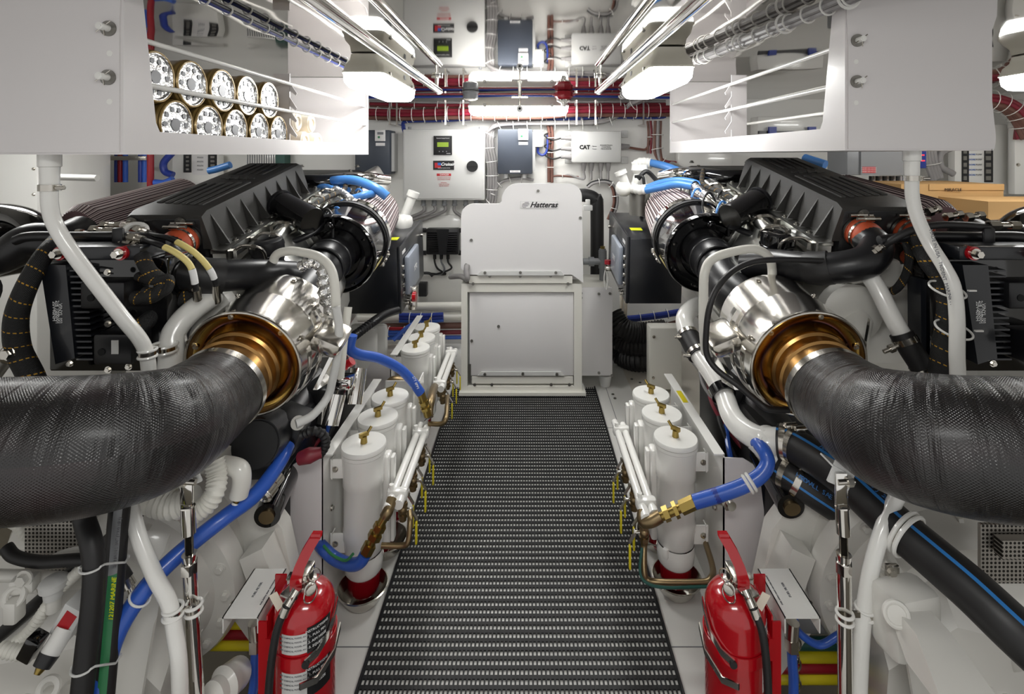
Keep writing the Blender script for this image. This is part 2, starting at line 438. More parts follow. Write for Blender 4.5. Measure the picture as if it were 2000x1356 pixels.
lamp(0, .1, PI/2, 'added crosswise fill light on the ceiling above the camera, out of view')  # out of view, added to brighten the near end of the aisle
# polished overhead rails
for x, lab in ((-.47, 'left of the two polished overhead rails running down the aisle ceiling'), (.378, 'right of the two polished overhead rails running down the aisle ceiling')):
    t = thing('overhead_rail', (x, 1.5, 1.735), lab, 'rail', 'overhead rails')
    mk('tube', G().cyl((x, -.4, 1.738), (x, 2.72, 1.738), .0185, k=24), 'chrome', t)
    g = G()
    for y in (2.66, 1.1, .3): g.cyl((x, y, 1.75), (x, y, ZC-.012), .009); g.cyl((x, y, ZC-.012), (x, y, ZC-.002), .03)
    mk('standoff', g, 'chrome', t)
    mk('end_cap', G().cyl((x, 2.72, 1.738), (x, 2.726, 1.738), .0195), 'steel', t)
# smoke/heat heads and sprinkler near the back lamp
t = thing('heat_detector', P(919, 190, 3.3), 'round grey ceiling detector with a silver underside, left of the crosswise light', 'detector')
c = P(919, 190, 3.3); mk('body', G().lathe((c.x, c.y, ZC-.002), -Z, [(.054, 0), (.055, .014), (.049, .016), (.049, .04), (.046, .05)]), 'grey_plastic', t)
mk('sensor_face', G().lathe((c.x, c.y, ZC-.052), -Z, [(.046, 0), (.03, .008), (.012, .01)]), 'steel', t)
c = P(1101, 190, 3.3); t = thing('fire_sounder', (c.x, c.y, ZC-.12), 'dark red ceiling fire device with a chrome tip, right of the crosswise light', 'alarm')
g = G(); g.lathe((c.x, c.y, ZC-.002), -Z, [(.052, 0), (.06, .012), (.06, .035), (.048, .045), (.046, .055)], k=8); mk('body', g, 'dark_red', t)
mk('mount_lug', G().box((c.x, c.y, ZC-.025), (.145, .02, .01)), 'dark_red', t)
mk('nozzle', G().lathe((c.x, c.y, ZC-.057), -Z, [(.044, 0), (.045, .008), (.018, .022), (.012, .045)]), 'chrome', t)
c = P(1015, 212, 3.12); t = thing('camera_pod', (c.x, c.y, c.z), 'small grey cylindrical camera on a bracket in front of the crosswise light', 'camera')
mk('barrel', G().cyl(c, c+V((0, .06, 0)), .019), 'light_grey', t); mk('lens_glass', G().cyl(c-V((0, .002, 0)), c, .008), 'dark_slot', t)
mk('bracket', G().cyl(c+V((0, .05, .01)), (c.x, c.y+.05, ZC-.05), .006).box((c.x, c.y+.05, 1.757), (.1, .03, .008)).cyl((c.x, c.y+.05, 1.757), (c.x, c.y+.05, ZC-.001), .012), 'steel', t)
# red fire cable on ceiling
hose('ceiling_cable', [(-1.2, 3.3, 1.785), (-.5, 3.3, 1.79), (.2, 3.3, 1.79), (1.1, 3.3, 1.785)], .006, 'maroon', 'thin dark red cable running crosswise along the ceiling ahead of the light', 'cable', k=8)
hose('ceiling_cable', [(-1.2, 3.42, 1.78), (-.35, 3.42, 1.79), (.0, 3.38, 1.79), (.95, 3.42, 1.78)], .008, 'navy', 'thin blue cable running crosswise along the ceiling near the back wall', 'cable', k=8)
# ------------------------------------------------------------------ back wall equipment
def wb(px0, py0, px1, py1, th, back=DB):       # box hung on the back wall by its front face outline
    d = back - th; a = P(px0, py0, d); b = P(px1, py1, d)
    return a, b, d
def wall_box(name, px0, py0, px1, py1, th, m, label, cat, back=DB, bev=.006, group=None):
    a, b, d = wb(px0, py0, px1, py1, th, back)
    t = thing(name, ((a.x+b.x)/2, d, b.z), label, cat, group)
    mk('body', G().bb(a.x, b.x, d, back-.002, b.z, a.z, bev=bev), m, t)
    return t, a, b, d
def slab(t, name, px0, py0, px1, py1, d, m, th=.006, bev=0, label=None):
    a = P(px0, py0, d); b = P(px1, py1, d); o = mk(name, G().bb(a.x, b.x, d-th, d+.001, b.z, a.z, bev=bev), m, t)
    if label: o['label'] = label
    return o
F = -Y                                          # facing the camera
def wtext(s, h, px, py, d, m, t, **k): return text(s, h, P(px, py, d), X, Z, m, t, **k)
# big distribution cabinet
t, a, b, d = wall_box('control_cabinet', 787, 253, 946, 391, .16, 'light_grey', 'large pale grey wall cabinet with a small green display and a round lock', 'cabinet')
MATS['light_grey'].node_tree.nodes['Principled BSDF'].inputs['Base Color'].default_value = lin('cfcfcd')
slab(t, 'door', 790, 256, 943, 388, d, 'light_grey', .012, .004)
d2 = d-.012
bz = slab(t, 'display_bezel', 847, 265.5, 883, 303, d2, 'ink', .006, .002); slab(bz, 'screen', 854, 278, 876, 287, d2-.006, 'screen', .002)
wtext('Dynamic Energy Control', .009, 865, 270, d2-.007, 'ink_white', t); wtext('DeNUE', .009, 876, 300, d2-.007, 'ink_white', t)
g = G()
for px in (858, 865, 872): g.cyl(P(px, 296, d2-.008), P(px, 296, d2-.005), .004)
mk('button', g, 'ink_grey', t)
slab(t, 'maker_plate', 846, 314, 887, 332, d2, 'ink', .002); slab(t, 'plate_emblem', 849, 318, 861, 328, d2-.002, 'ink_red', .001); slab(t, 'plate_emblem', 855, 318, 861, 323, d2-.0031, 'ink_blue', .001)
wtext('Cruisair', .03, 874, 321, d2-.003, 'ink_white', t, shear=.3, sx=1.0, bold=.0006); wtext('TEMPERED WATER SYSTEMS', .007, 867, 328.5, d2-.003, 'ink_white', t)
slab(t, 'danger_label', 853, 339, 881, 344, d2, 'ink_red', .001); wtext('DANGER', .016, 868, 341.5, d2-.0015, 'ink_white', t)
wtext('HAZARDOUS VOLTAGE', .009, 867, 347.5, d2-.001, 'ink_red', t); wtext('DISCONNECT POWER', .009, 867, 351, d2-.001, 'ink_red', t)
for i, s in enumerate(('WARNING', 'TURN OFF POWER', 'BEFORE SERVICE')): wtext(s, .009, 867, 357+i*3.2, d2-.001, 'ink_red', t)
c = P(922.5, 325, d2); g = G(); g.cyl(c+F*.008, c, .04, k=32); mk('round_lock', g, 'ink', t); mk('lock_groove', G().box(c+F*.009, (.07, .003, .008)), 'black_gloss', t)
g = G()
for px, py in ((800, 252), (938, 252)): g.cyl(P(px, py, d+.08), P(px, py-4, d+.08), .012)
for k, px in enumerate((827, 848, 868, 888, 910, 930)):
    q = P(px, 391, d+.08); g.cyl(q, q-Z*.03, .017); g.cyl(q-Z*.03, q-Z*.04, .02, k=6)
mk('gland', g, 'grey_plastic', t)
for k, (px, ex) in enumerate(((827, 800), (848, 815), (868, 838), (888, 905), (910, 925), (930, 940))):
    q = P(px, 399, DB-.07)
    hose('conduit', [q, q-Z*.05, V((P(ex, 415, DB-.05).x, DB-.05, q.z-.1)), P(ex - (25 if k < 3 else -5), 436, DB-.04)], .012, 'cable', 'grey conduit dropping from the underside of the large pale cabinet', 'conduit', 'grey conduits under the large pale cabinet', k=10)
# two dark blue-grey drives
def drive(px0, py0, px1, py1, lab, kx):
    t, a, b, d = wall_box('power_inverter', px0, py0, px1, py1, .17, 'dark_box', lab, 'electrical box', bev=.008)
    mk('side_rail', G().bb(b.x, b.x+.02, d+.05, d+.15, b.z+.02, a.z-.02), 'light_grey', t)
    kp = slab(t, 'keypad', kx-10, py0, kx+10, py0+22, d, 'panel', .014, .004); slab(kp, 'keypad_display', kx-6, py0+4, kx+6, py0+9, d-.014, 'ink_grey', .002)
    slab(kp, 'keypad_key', kx-5, py0+12, kx-1, py0+16, d-.014, 'green', .002, label='green key'); slab(t, 'rating_label', kx-9, py0+25, kx+9, py0+31, d, 'panel', .002)
    slab(t, 'name_label', (px0+px1)/2-10, py1-7, (px0+px1)/2+10, py1-3, d, 'panel', .002); wtext('SEA COOL', .012, (px0+px1)/2, py1-5, d-.003, 'ink_grey', t)
    g = G()
    for k in (-1, 1): q = P((px0+px1)/2+k*18, py1, d+.08); g.cyl(q, q-Z*.03, .016)
    mk('gland', g, 'light_grey', t)
drive(972, 252, 1040, 340, 'dark blue-grey wall box with a white keypad, right of the large pale cabinet', 1022)
drive(693, 254, 761, 341, 'dark blue-grey wall box with a white keypad, left of the large pale cabinet', 743)
# small white box
t, a, b, d = wall_box('junction_box', 1041, 254, 1062, 287, .09, 'white', 'small white wall box between the dark drive and the cable run', 'electrical box')
g = G()
for px, py in ((1043, 256), (1060, 256), (1043, 284), (1060, 284)): g.cyl(P(px, py, d-.003), P(px, py, d), .005)
mk('screw', g, 'steel', t)
hose('cable_loop', pth([(1051, 288, 3.74), (1051, 298, 3.74), (1060, 303, 3.74), (1068, 294, 3.74), (1070, 262, 3.76)]), .009, 'navy', 'blue cable looping below the small white wall box', 'cable', k=8)
# processor
t, a, b, d = wall_box('control_processor', 1117, 256, 1214, 318, .11, 'light_grey', 'silver-white powertrain control processor box with plugged cables, right of the small white box', 'electrical box', bev=.012)
wtext('CAT', .04, 1142, 288, d-.001, 'ink', t, sx=.95, bold=.0022); wtext('Marine', .012, 1161, 286, d-.001, 'ink', t); wtext('Power', .012, 1161, 291, d-.001, 'ink_grey', t)
for i, s in enumerate(('POWERTRAIN', 'CONTROL', 'PROCESSOR')): wtext(s, .014, 1184, 284+i*3.6, d-.001, 'ink', t)
g = G()
for px, py in ((1110, 262), (1110, 313), (1220, 262), (1220, 313)): q = P(px, py, d+.09); g.box(q, (.05, .012, .05), bev=.004); g.cyl(q+F*.012, q, .012, k=6)
mk('mounting_lug', g, 'light_grey', t)
for py in (270, 291, 307):
    q = P(1117, py, d+.05); mk('plug', G().cyl(q, q-X*.05, .02, .014).cyl(q-X*.05, q-X*.08, .012), 'cable', t)
    hose('processor_cable', [q-X*.08, q-X*.14-Z*.012, q-X*.2+Z*.02, P(1077, py-12, 3.75)], .006, 'ink', 'black cable plugged into the left side of the powertrain processor box', 'cable', 'cables on the left of the processor box', k=8)
for k, px in enumerate((1140, 1155, 1174, 1188)):
    q = P(px, 318, d+.05); mk('plug', G().cyl(q, q-Z*.06, .022, .012), 'cable', t)
    ex, ey = ((1100, 345), (1155, 350), (1168, 352), (1196, 356))[k]
    hose('processor_cable', [q-Z*.06, q-Z*.12, P(ex+12 if k == 0 else px, ey-3, 3.76), P(ex, ey, 3.77)], .008, 'cable', 'grey cable dropping from the underside of the powertrain processor box', 'cable', 'cables under the processor box', k=8)
q = P(1216, 286, d+.05); hose('processor_cable', [q, q+X*.12-Z*.02, P(1262, 291, 3.75), P(1270, 275, 3.76)], .009, 'cable_brown', 'brown cable leaving the right side of the powertrain processor box', 'cable', k=8)
mk('plug', G().cyl(q-X*.02, q+X*.05, .022, .014), 'cable', t)
# bundles along the top of the back wall
def bundle(name, pts, rs, m, label, ties=None, group=None, cat='cable bundle', tie_r=.04, n=None):
    """several parallel runs bound by ties; rs = list of (dx, dz, r, material)"""
    base = [V(p) for p in pts]; t = thing(name, base[0], label, cat, group)
    for (a_, b_, r, mm) in rs:
        q = []
        for i, p in enumerate(base):
            tn = (base[min(i+1, len(base)-1)] - base[max(i-1, 0)]).normalized(); x, y = frame_of(tn); q.append(p + x*a_ + y*b_)
        mk('cable', G().tube(q, r, k=8, sm=5), mm, t)
    p = catmull(base, 8); p = resample(p, ties or .09); g = G()
    for i in range(1, len(p)-1):
        tn = p[i+1]-p[i-1]; g.torus(p[i], tn, tie_r, .0028, k=16, q=5)
    mk('cable_tie', g, 'white', t, kind='stuff'); return t
reds = [(-.018+.012*i, .014, .011, 'maroon') for i in range(4)] + [(-.022+.014*i, -.002, .012, 'wine') for i in range(4)] + [(-.02+.013*i, -.02, .01, 'cable_brown') for i in range(4)]
bundle('cable_bundle', pth([(715, 222, 3.68), (800, 224, 3.68), (880, 222, 3.68), (960, 223, 3.68), (1050, 222, 3.68), (1120, 217, 3.68), (1200, 217, 3.68), (1310, 216, 3.68)]), [(a_*1.25, b_*1.5, r*1.3, m_) for a_, b_, r, m_ in reds], None, 'thick red and brown cable bundle strapped along the top of the back wall', ties=.085, tie_r=.052)
bundle('cable_bundle', pth([(722, 203, 3.7), (800, 205, 3.7), (900, 206, 3.7), (1300, 204, 3.7)]), [(0, 0, .012, 'maroon'), (.0, .022, .01, 'cable'), (.01, -.015, .009, 'cable_brown')], None, 'thinner brown cable bundle just above the thick red one', tie_r=.03, ties=.16)
bundle('cable_bundle', pth([(790, 262, 3.75), (786, 246, 3.74), (795, 238, 3.73), (870, 236, 3.73), (940, 232, 3.73), (1040, 232, 3.73), (1110, 233, 3.73), (1200, 230, 3.73), (1290, 230, 3.73), (1300, 225, 3.73)]), [(0, 0, .008, 'navy'), (.014, 0, .008, 'navy'), (.0, .012, .007, 'blue')], None, 'blue cable bundle running below the red cables on the back wall', tie_r=.02, ties=.13)
bundle('cable_bundle', pth([(935, 400, 3.74), (958, 398, 3.74), (961, 330, 3.74), (955, 290, 3.74), (955, 268, 3.74), (968, 248, 3.74), (1010, 243, 3.74), (1120, 242, 3.74), (1180, 238, 3.72), (1215, 222, 3.7), (1235, 205, 3.66), (1262, 193, 3.6)]), [(-.03+.02*i, 0, .011, 'cable') for i in range(4)] + [(-.02+.02*i, .015, .01, 'cable') for i in range(3)], None, 'grey cable bundle climbing beside the large cabinet and sweeping right to the ceiling', tie_r=.046, ties=.1)
bundle('cable_bundle', pth([(960, 402, 3.76), (966, 372, 3.76), (985, 353, 3.76), (1020, 348, 3.76), (1042, 352, 3.76)]), [(-.02, 0, .01, 'cable'), (0, 0, .01, 'cable'), (.02, 0, .01, 'cable')], None, 'grey cables curving under the dark drive behind the white cabinet', tie_r=.034, ties=.09)
bundle('cable_bundle', pth([(1075, 356, 3.76), (1075, 300, 3.76), (1076, 262, 3.75), (1072, 240, 3.74)]), [(-.012, 0, .011, 'cable_brown'), (.012, 0, .011, 'cable_brown'), (0, .016, .01, 'cable')], None, 'brown cables running down between the small white box and the processor', tie_r=.03, ties=.1)
bundle('cable_bundle', pth([(1285, 236, 3.72), (1284, 270, 3.72), (1285, 300, 3.72), (1296, 318, 3.7), (1320, 322, 3.7)]), [(-.018, 0, .012, 'cable_brown'), (.018, 0, .012, 'cable_brown'), (0, .015, .012, 'maroon'), (0, -.01, .012, 'cable')], None, 'brown cable bundle dropping at the right end of the back wall', tie_r=.042, ties=.1)
bundle('cable_bundle', pth([(1268, 236, 3.75), (1270, 262, 3.75), (1268, 300, 3.75)]), [(-.01, 0, .009, 'maroon'), (.012, 0, .009, 'cable_brown')], None, 'thin brown cables beside the processor box, left of the thicker drop', tie_r=.024, ties=.1)
bundle('cable_bundle', pth([(1078, 357, 3.76), (1082, 344, 3.76), (1130, 346, 3.76)]), [(0, 0, .008, 'cable_brown')], None, 'brown cable bending under the processor box', tie_r=.016, ties=.1)
bundle('cable_bundle', pth([(1190, 430, 3.72), (1202, 400, 3.72), (1200, 370, 3.72), (1185, 356, 3.72), (1160, 358, 3.72), (1148, 366, 3.72)]), [(-.012, 0, .01, 'cable_brown'), (.012, 0, .01, 'cable'), (0, .01, .009, 'ink')], None, 'brown and black cables looping beside the tall insulated pipe', tie_r=.026, ties=.1)
g = G()
for px in (761, 775, 870, 905, 1126, 1163, 1257): 
    for py0, py1 in ((196, 243),):
        a = P(px, py0, 3.62); b = P(px, py1, 3.62); g.bb(a.x-.006, a.x+.006, a.y, a.y+.008, b.z, a.z); g.box((a.x, 3.7, b.z), (.012, .17, .006)); g.box((a.x, 3.7, a.z), (.012, .17, .006))
several('cable_support', g, 'steel', 'strap', 'metal straps holding the cable bundles along the top of the back wall', 'bracket')
# black amplifier-like box behind the left control box
t, a, b, d = wall_box('equipment_plate', 817, 421, 905, 600, .01, 'white', 'white backing plate on the back wall behind the finned black box', 'panel', bev=.002)
t, a, b, d = wall_box('finned_box', 832, 447, 896, 498, .08, 'black', 'black finned electronics box with three cables, left of the white cabinet', 'electronics box', back=DB-.012, bev=.01)
g = G()
for k in range(9):
    for x0, x1 in ((835, 857), (873, 893)):
        a = P(x0 + (3 if x0 == 835 and k > 5 else 0), 454+k*4.4, d); b = P(x1, 456+k*4.4, d); g.bb(a.x, b.x, d-.008, d+.001, b.z, a.z)
mk('fin', g, 'black_gloss', t)
g = G(); a_ = [P(853, 447, d), P(877, 447, d), P(872, 497, d), P(858, 497, d)]; g.prism(a_, F*.014); mk('centre_rib', g, 'black', t)
g = G()
for px, py in ((829, 450), (899, 450), (829, 494), (899, 494)): g.box(P(px, py, d+.06), (.03, .01, .035), bev=.004)
mk('mounting_lug', g, 'black', t)
for k, px in enumerate((849, 862, 875)):
    q = P(px, 498, d+.04); hose('equipment_cable', [q, q-Z*.05, P(px+6, 525, 3.74), P(870-k*10, 536, 3.76), P(836, 534, 3.76)], .007, ('ink', 'ink_grey', 'ink')[k], 'cable hanging from the finned black box', 'cable', 'cables under the finned black box', k=8)
    mk('plug', G().cyl(q+Z*.01, q-Z*.03, .012), 'ink', t)
hose('equipment_cable', pth([(820, 534, 3.74), (838, 534, 3.74), (845, 540, 3.74)]), .01, 'ink', 'black cable along the back wall left of the white cabinet', 'cable', k=8)
t, a, b, d = wall_box('relay_box', 817, 553, 833, 580, .06, 'black', 'small black box low on the back wall beside the left control box', 'electronics box')
# pipes and cables low on the back wall, left
lows = [(598, 'cream', .03, 'beige'), (618, 'cream', .032, 'cream'), (636, 'cable_brown', .022, 'brown'), (649, 'maroon', .016, 'maroon'), (659, 'blue', .014, 'bright blue')]
for py, m_, r, nm in lows:
    hose('wall_pipe', pth([(700, py+2, 3.68), (800, py+1, 3.68), (905, py, 3.68)]), r, m_, nm + ' horizontal run low on the back wall left of the white cabinet', 'pipe', k=12)
bundle('cable_bundle', pth([(780, 621, 3.6), (830, 622, 3.6), (866, 620, 3.6)]), [(0, 0, .016, 'navy'), (0, .02, .016, 'navy'), (0, -.02, .014, 'blue')], None, 'dark blue cable bundle low on the back wall, left of the white cabinet', tie_r=.04, ties=.08)
bundle('cable_bundle', pth([(700, 643, 3.55), (770, 648, 3.55), (850, 645, 3.55)]), [(0, 0, .013, 'blue'), (0, .02, .012, 'dark_red'), (0, -.02, .012, 'blue')], None, 'blue and red cables crossing behind the left filters', tie_r=.035, ties=.1)
hose('cable', pth([(822, 625, 3.5), (795, 640, 3.45), (768, 665, 3.4)]), .014, 'blue', 'blue cable descending behind the left filters', 'cable', k=8)
# right lower: blue cables, braided black ducts
bundle('cable_bundle', pth([(1196, 622, 3.6), (1230, 622, 3.6), (1290, 615, 3.6), (1330, 608, 3.6)]), [(0, 0, .02, 'navy'), (.015, -.018, .014, 'navy')], None, 'dark blue cable bundle low on the back wall right of the white cabinet', tie_r=.032, ties=.09)
bundle('cable_bundle', pth([(1200, 642, 3.6), (1290, 640, 3.6), (1330, 632, 3.6)]), [(0, 0, .02, 'cable'), (0, -.03, .015, 'navy'), (0, .02, .012, 'cable_brown')], None, 'grey cable bundle under the dark blue one right of the white cabinet', tie_r=.038, ties=.09)
for i, (x_, w_) in enumerate(((1214, .012), (1222, .012))):
    hose('strap', pth([(x_, 560, 3.55), (x_, 600, 3.5), (x_-1, 640, 3.5), (x_+8, 664, 3.55)]), w_, 'paper', 'pale lacing strap hanging beside the right control box', 'strap', 'pale straps by the right control box', k=8)
for i, py in enumerate((640, 665, 692)):
    hose('duct_hose', pth([(1196, py-25, 3.35+.05*i), (1215, py+2, 3.3+.05*i), (1250, py+12, 3.3), (1300, py+6, 3.3)]), .07, 'rubber', ('upper', 'middle', 'lowest')[i] + ' of the fat black duct hoses curling right of the white cabinet', 'hose', corr=(.02, .004))
# outboard left wall things seen under the rack
t, a, b, d = wall_box('electrical_panel', 336, 302, 425, 372, .08, 'white', 'white breaker panel with two dark switch columns seen under the left rack', 'electrical panel', back=3.75)
for x0, x1 in ((360, 374), (408, 424)):
    sc = slab(t, 'switch_column', x0, 302, x1, 337, d, 'black', .01)
    for k in range(4): slab(sc, 'switch', x0+4, 305+k*8, x1-4, 309+k*8, d-.01, 'dull_steel', .006)
slab(t, 'legend_sheet', 376, 302, 406, 342, d, 'panel', .001)
for k in range(4): wtext('MAIN', .018, 391, 308+k*8, d-.002, 'ink_grey', t)
t, a, b, d = wall_box('grille_panel', 480, 296, 538, 335, .03, 'white', 'white louvred panel on the wall behind the left engine cover', 'panel', back=3.75)
g = G()
for k in range(12): a = P(484+k*4.6, 300, d); g.bb(a.x-.003, a.x+.003, d-.004, d, a.z-.14, a.z)
mk('louvre', g, 'ink_grey', t)
tag(mk('wall_strip', G().bb(P(538, 0, 3.7).x, P(556, 0, 3.7).x, 3.7, 3.79, P(0, 340, 3.7).z, 1.45), 'teal'), 'narrow teal upright on the back wall behind the left engine cover', 'panel')
hose('standpipe', pth([(294, 250, 3.3), (294, 420, 3.3)]), .02, 'dark_red', 'upright dark red pipe behind the left engine', 'pipe', sm=1)
for k, (px, m_) in enumerate(((227, 'navy'), (235, 'dark_red'), (245, 'blue'), (275, 'navy'), (283, 'blue'))):
    hose('conduit', pth([(px, 270, 3.5), (px, 356, 3.5)]), .016 if k else .012, m_, ('dark blue conduit at the left of the clipped group under the left rack', 'dark red conduit in the clipped group under the left rack', 'bright blue conduit in the clipped group under the left rack', 'dark blue conduit of the right pair under the left rack', 'bright blue conduit of the right pair under the left rack')[k], 'conduit', 'vertical conduits under the left rack', sm=1)
tag(mk('conduit_clip', G().box(P(245, 310, 3.47), (.3, .02, .015)).box(P(245, 309, 3.46), (.28, .01, .03), bev=.004), 'steel'), 'steel clip rail across the vertical conduits under the left rack', 'bracket')
hose('blue_hose', pth([(335, 300, 3.4), (320, 318, 3.4), (322, 335, 3.4), (338, 342, 3.4)]), .022, 'navy', 'curled dark blue hose left of the breaker panel', 'hose')
hose('blue_hose', pth([(302, 356, 3.3), (320, 357, 3.3), (338, 350, 3.3)]), .02, 'blue', 'short bright blue hose end left of the breaker panel', 'hose')
t = thing('tank', (-2.75, 2.7, -.2), 'tall white tank box at the far left behind the engine', 'tank'); mk('shell', G().bb(-3.3, P(72, 0, 2.8).x, 2.8, 3.3, -.4, 1.52, bev=.01), 'white', t)
mk('bolt', G().bolt(P(66, 330, 2.8), F, .006).bolt(P(66, 380, 2.8), F, .006), 'steel', t)
tag(mk('longitudinal_shelf', G().bb(-3.3, -1.75, 2.85, 3.6, 1.02, 1.06), 'white'), 'long white ledge behind the left engine', 'shelf')
hose('drain_pipe', pth([(112, 346, 2.2), (150, 347, 2.2), (190, 348, 2.2)]), .014, 'white', 'short white pipe stub behind the left drain hose', 'pipe')
# outboard right, seen beside and beneath the right rack
t, a, b, d = wall_box('grey_junction_box', 1655, 285, 1765, 342, .2, 'grey_plastic', 'grey electrical box with a red label under the right rack', 'electrical box', back=3.1)
slab(t, 'cover', 1679, 285, 1765, 342, d, 'grey_plastic', .012); slab(t, 'warning_label', 1684, 326, 1710, 338, d-.012, 'ink_red', .002, label='red warning label')
for i in range(3): wtext('WARNING HIGH VOLTAGE', .007, 1697, 328.5+i*3.6, d-.015, 'ink_white', t)
for k in range(10):
    q = P(1700+k*6.6, 344, d+.05); hose('breaker_lead', [q, q-Z*.05, q-Z*.1+X*.01, q-Z*.2+X*.02*(k-5)/3], .008, ('ink', 'cable')[k % 2], 'lead hanging below the grey electrical box', 'cable', 'leads under the grey electrical box', k=8)
t, a, b, d = wall_box('label_panel', 1865, 240, 1942, 372, .06, 'white', 'white breaker panel with two black switch columns at the right', 'electrical panel', back=3.4)
for x0, x1 in ((1878, 1890), (1922, 1937)):
    sc = slab(t, 'switch_column', x0, 262 if x0 > 1900 else 287, x1, 356, d, 'black', .01)
    for k in range(5): slab(sc, 'switch', x0+3, 292+k*13, x1-3, 300+k*13, d-.01, 'dull_steel', .006)
for k in range(6): wtext('SHORE', .016, 1898, 292+k*10, d-.002, 'ink_blue', t); wtext('PUMP', .016, 1912, 292+k*10, d-.002, 'ink_grey', t)
t, a, b, d = wall_box('locker', 1939, 243, 1968, 380, .05, 'white', 'tall narrow white locker at the far right', 'locker', back=3.45)
t, a, b, d = wall_box('locker', 1982, 228, 2060, 380, .05, 'white', 'wide white locker cut by the right edge of the frame', 'locker', back=3.3)
g = G().bolt(P(1988, 322, d), F, .008).bolt(P(1988, 262, d), F, .008); mk('bolt', g, 'steel', t)
t, a, b, d = wall_box('battery_monitor', 1796, 288, 1810, 329, .05, 'navy', 'small blue box with red lights behind the right drain hose', 'electronics box', back=3.1)
slab(t, 'indicator', 1799, 302, 1805, 304, d, 'led_red', .002); slab(t, 'indicator', 1799, 313, 1806, 315, d, 'led_red', .002)
bundle('cable_bundle', pth([(1815, 288, 3.3), (1820, 320, 3.3), (1830, 350, 3.3)]), [(-.03+.02*i, 0, .014, 'cable') for i in range(4)], None, 'grey cable bundle beside the small blue box under the right rack', tie_r=.05)
hose('conduit', pth([(1862, 288, 3.3), (1838, 300, 3.3), (1838, 325, 3.3), (1862, 340, 3.3)]), .02, 'cable', 'grey conduit loop left of the right-hand breaker panel', 'conduit')
t = thing('cardboard_box', P(1850, 380, 2.6), 'flat brown cardboard box lying behind the right air filter', 'box')
a = P(1760, 360, 2.6); b = P(1960, 385, 2.6); mk('carton', G().bb(a.x, b.x, 2.6, 2.95, 1.091, a.z), 'carton', t); mk('flap', G().bb(a.x+.14, b.x, 2.596, 2.6, a.z-.03, a.z+.001), 'carton', t)
text('MIRACLE', .022, P(1862, 371, 2.592), X, Z, 'ink', t)
t = thing('cardboard_box', P(1960, 390, 2.2), 'second brown cardboard box cut by the right edge', 'box')
a = P(1930, 372, 2.3); mk('carton', G().bb(a.x, a.x+.5, 2.3, 2.58, 1.091, a.z-.05), 'carton', t)
tag(mk('longitudinal_shelf', G().bb(1.75, 3.3, 2.25, 3.3, 1.05, 1.09), 'white'), 'long white ledge behind the right engine carrying the cardboard boxes', 'shelf')
t, a, b, d = wall_box('wall_locker', 1325, 298, 1430, 345, .1, 'white', 'low white box on the back wall behind the right engine cover', 'electrical box')
bundle('cable_bundle', [V((2.4, 3.2, 1.745)), V((2.75, 3.2, 1.745)), V((2.95, 3.2, 1.73)), V((3.07, 3.2, 1.65)), V((3.1, 3.2, 1.5))], [(a_*1.4, b_*1.4, r*1.5, m_) for a_, b_, r, m_ in reds], None, 'thick red cable bundle turning down at the far right', ties=.07, tie_r=.065)
t, a, b, d = wall_box('equipment_rack', 1480, 228, 1608, 262, .12, 'white', 'white equipment shelf seen through the right rack', 'shelf', back=3.5)
slab(t, 'dark_rail', 1480, 256, 1608, 262, d, 'black', .02)
for px in (1500, 1577): slab(t, 'clamp', px, 248, px+14, 262, d-.02, 'navy', .02)
# ceiling cable runs
bundle('ceiling_loom', [V((-.82, y_, 1.795)) for y_ in (.2, .7, 1.2, 1.7, 2.1, 2.5)], [(0, 0, .006, 'navy'), (.009, 0, .005, 'navy'), (-.008, .0, .005, 'ink')], None, 'thin dark blue cable loom clipped along the ceiling over the left rack', tie_r=.014, ties=.1)
t = bundle('ceiling_loom', [V((.80, y_, 1.784)) for y_ in (.2, .9)] + [V((.78, 1.3, 1.784)), V((.72, 1.8, 1.784)), V((.66, 2.2, 1.784)), V((.6, 2.8, 1.784)), V((.62, 3.4, 1.784))], [(-.010, 0, .0095, 'cable'), (.010, 0, .0095, 'cable'), (0, .011, .009, 'cable'), (0, -.011, .009, 'cable')], None, 'thick grey cable loom clipped along the ceiling over the right rack', tie_r=.023, ties=.08)
g = G()
for y_, x_ in ((1.25, .785), (1.5, .755), (1.75, .727), (2.0, .69)): g.torus((x_, y_, 1.784), Y, .027, .004, k=20, q=6); g.cyl((x_+.03, y_, 1.795), (x_+.03, y_, ZC), .012)
mk('clip', g, 'white', t)
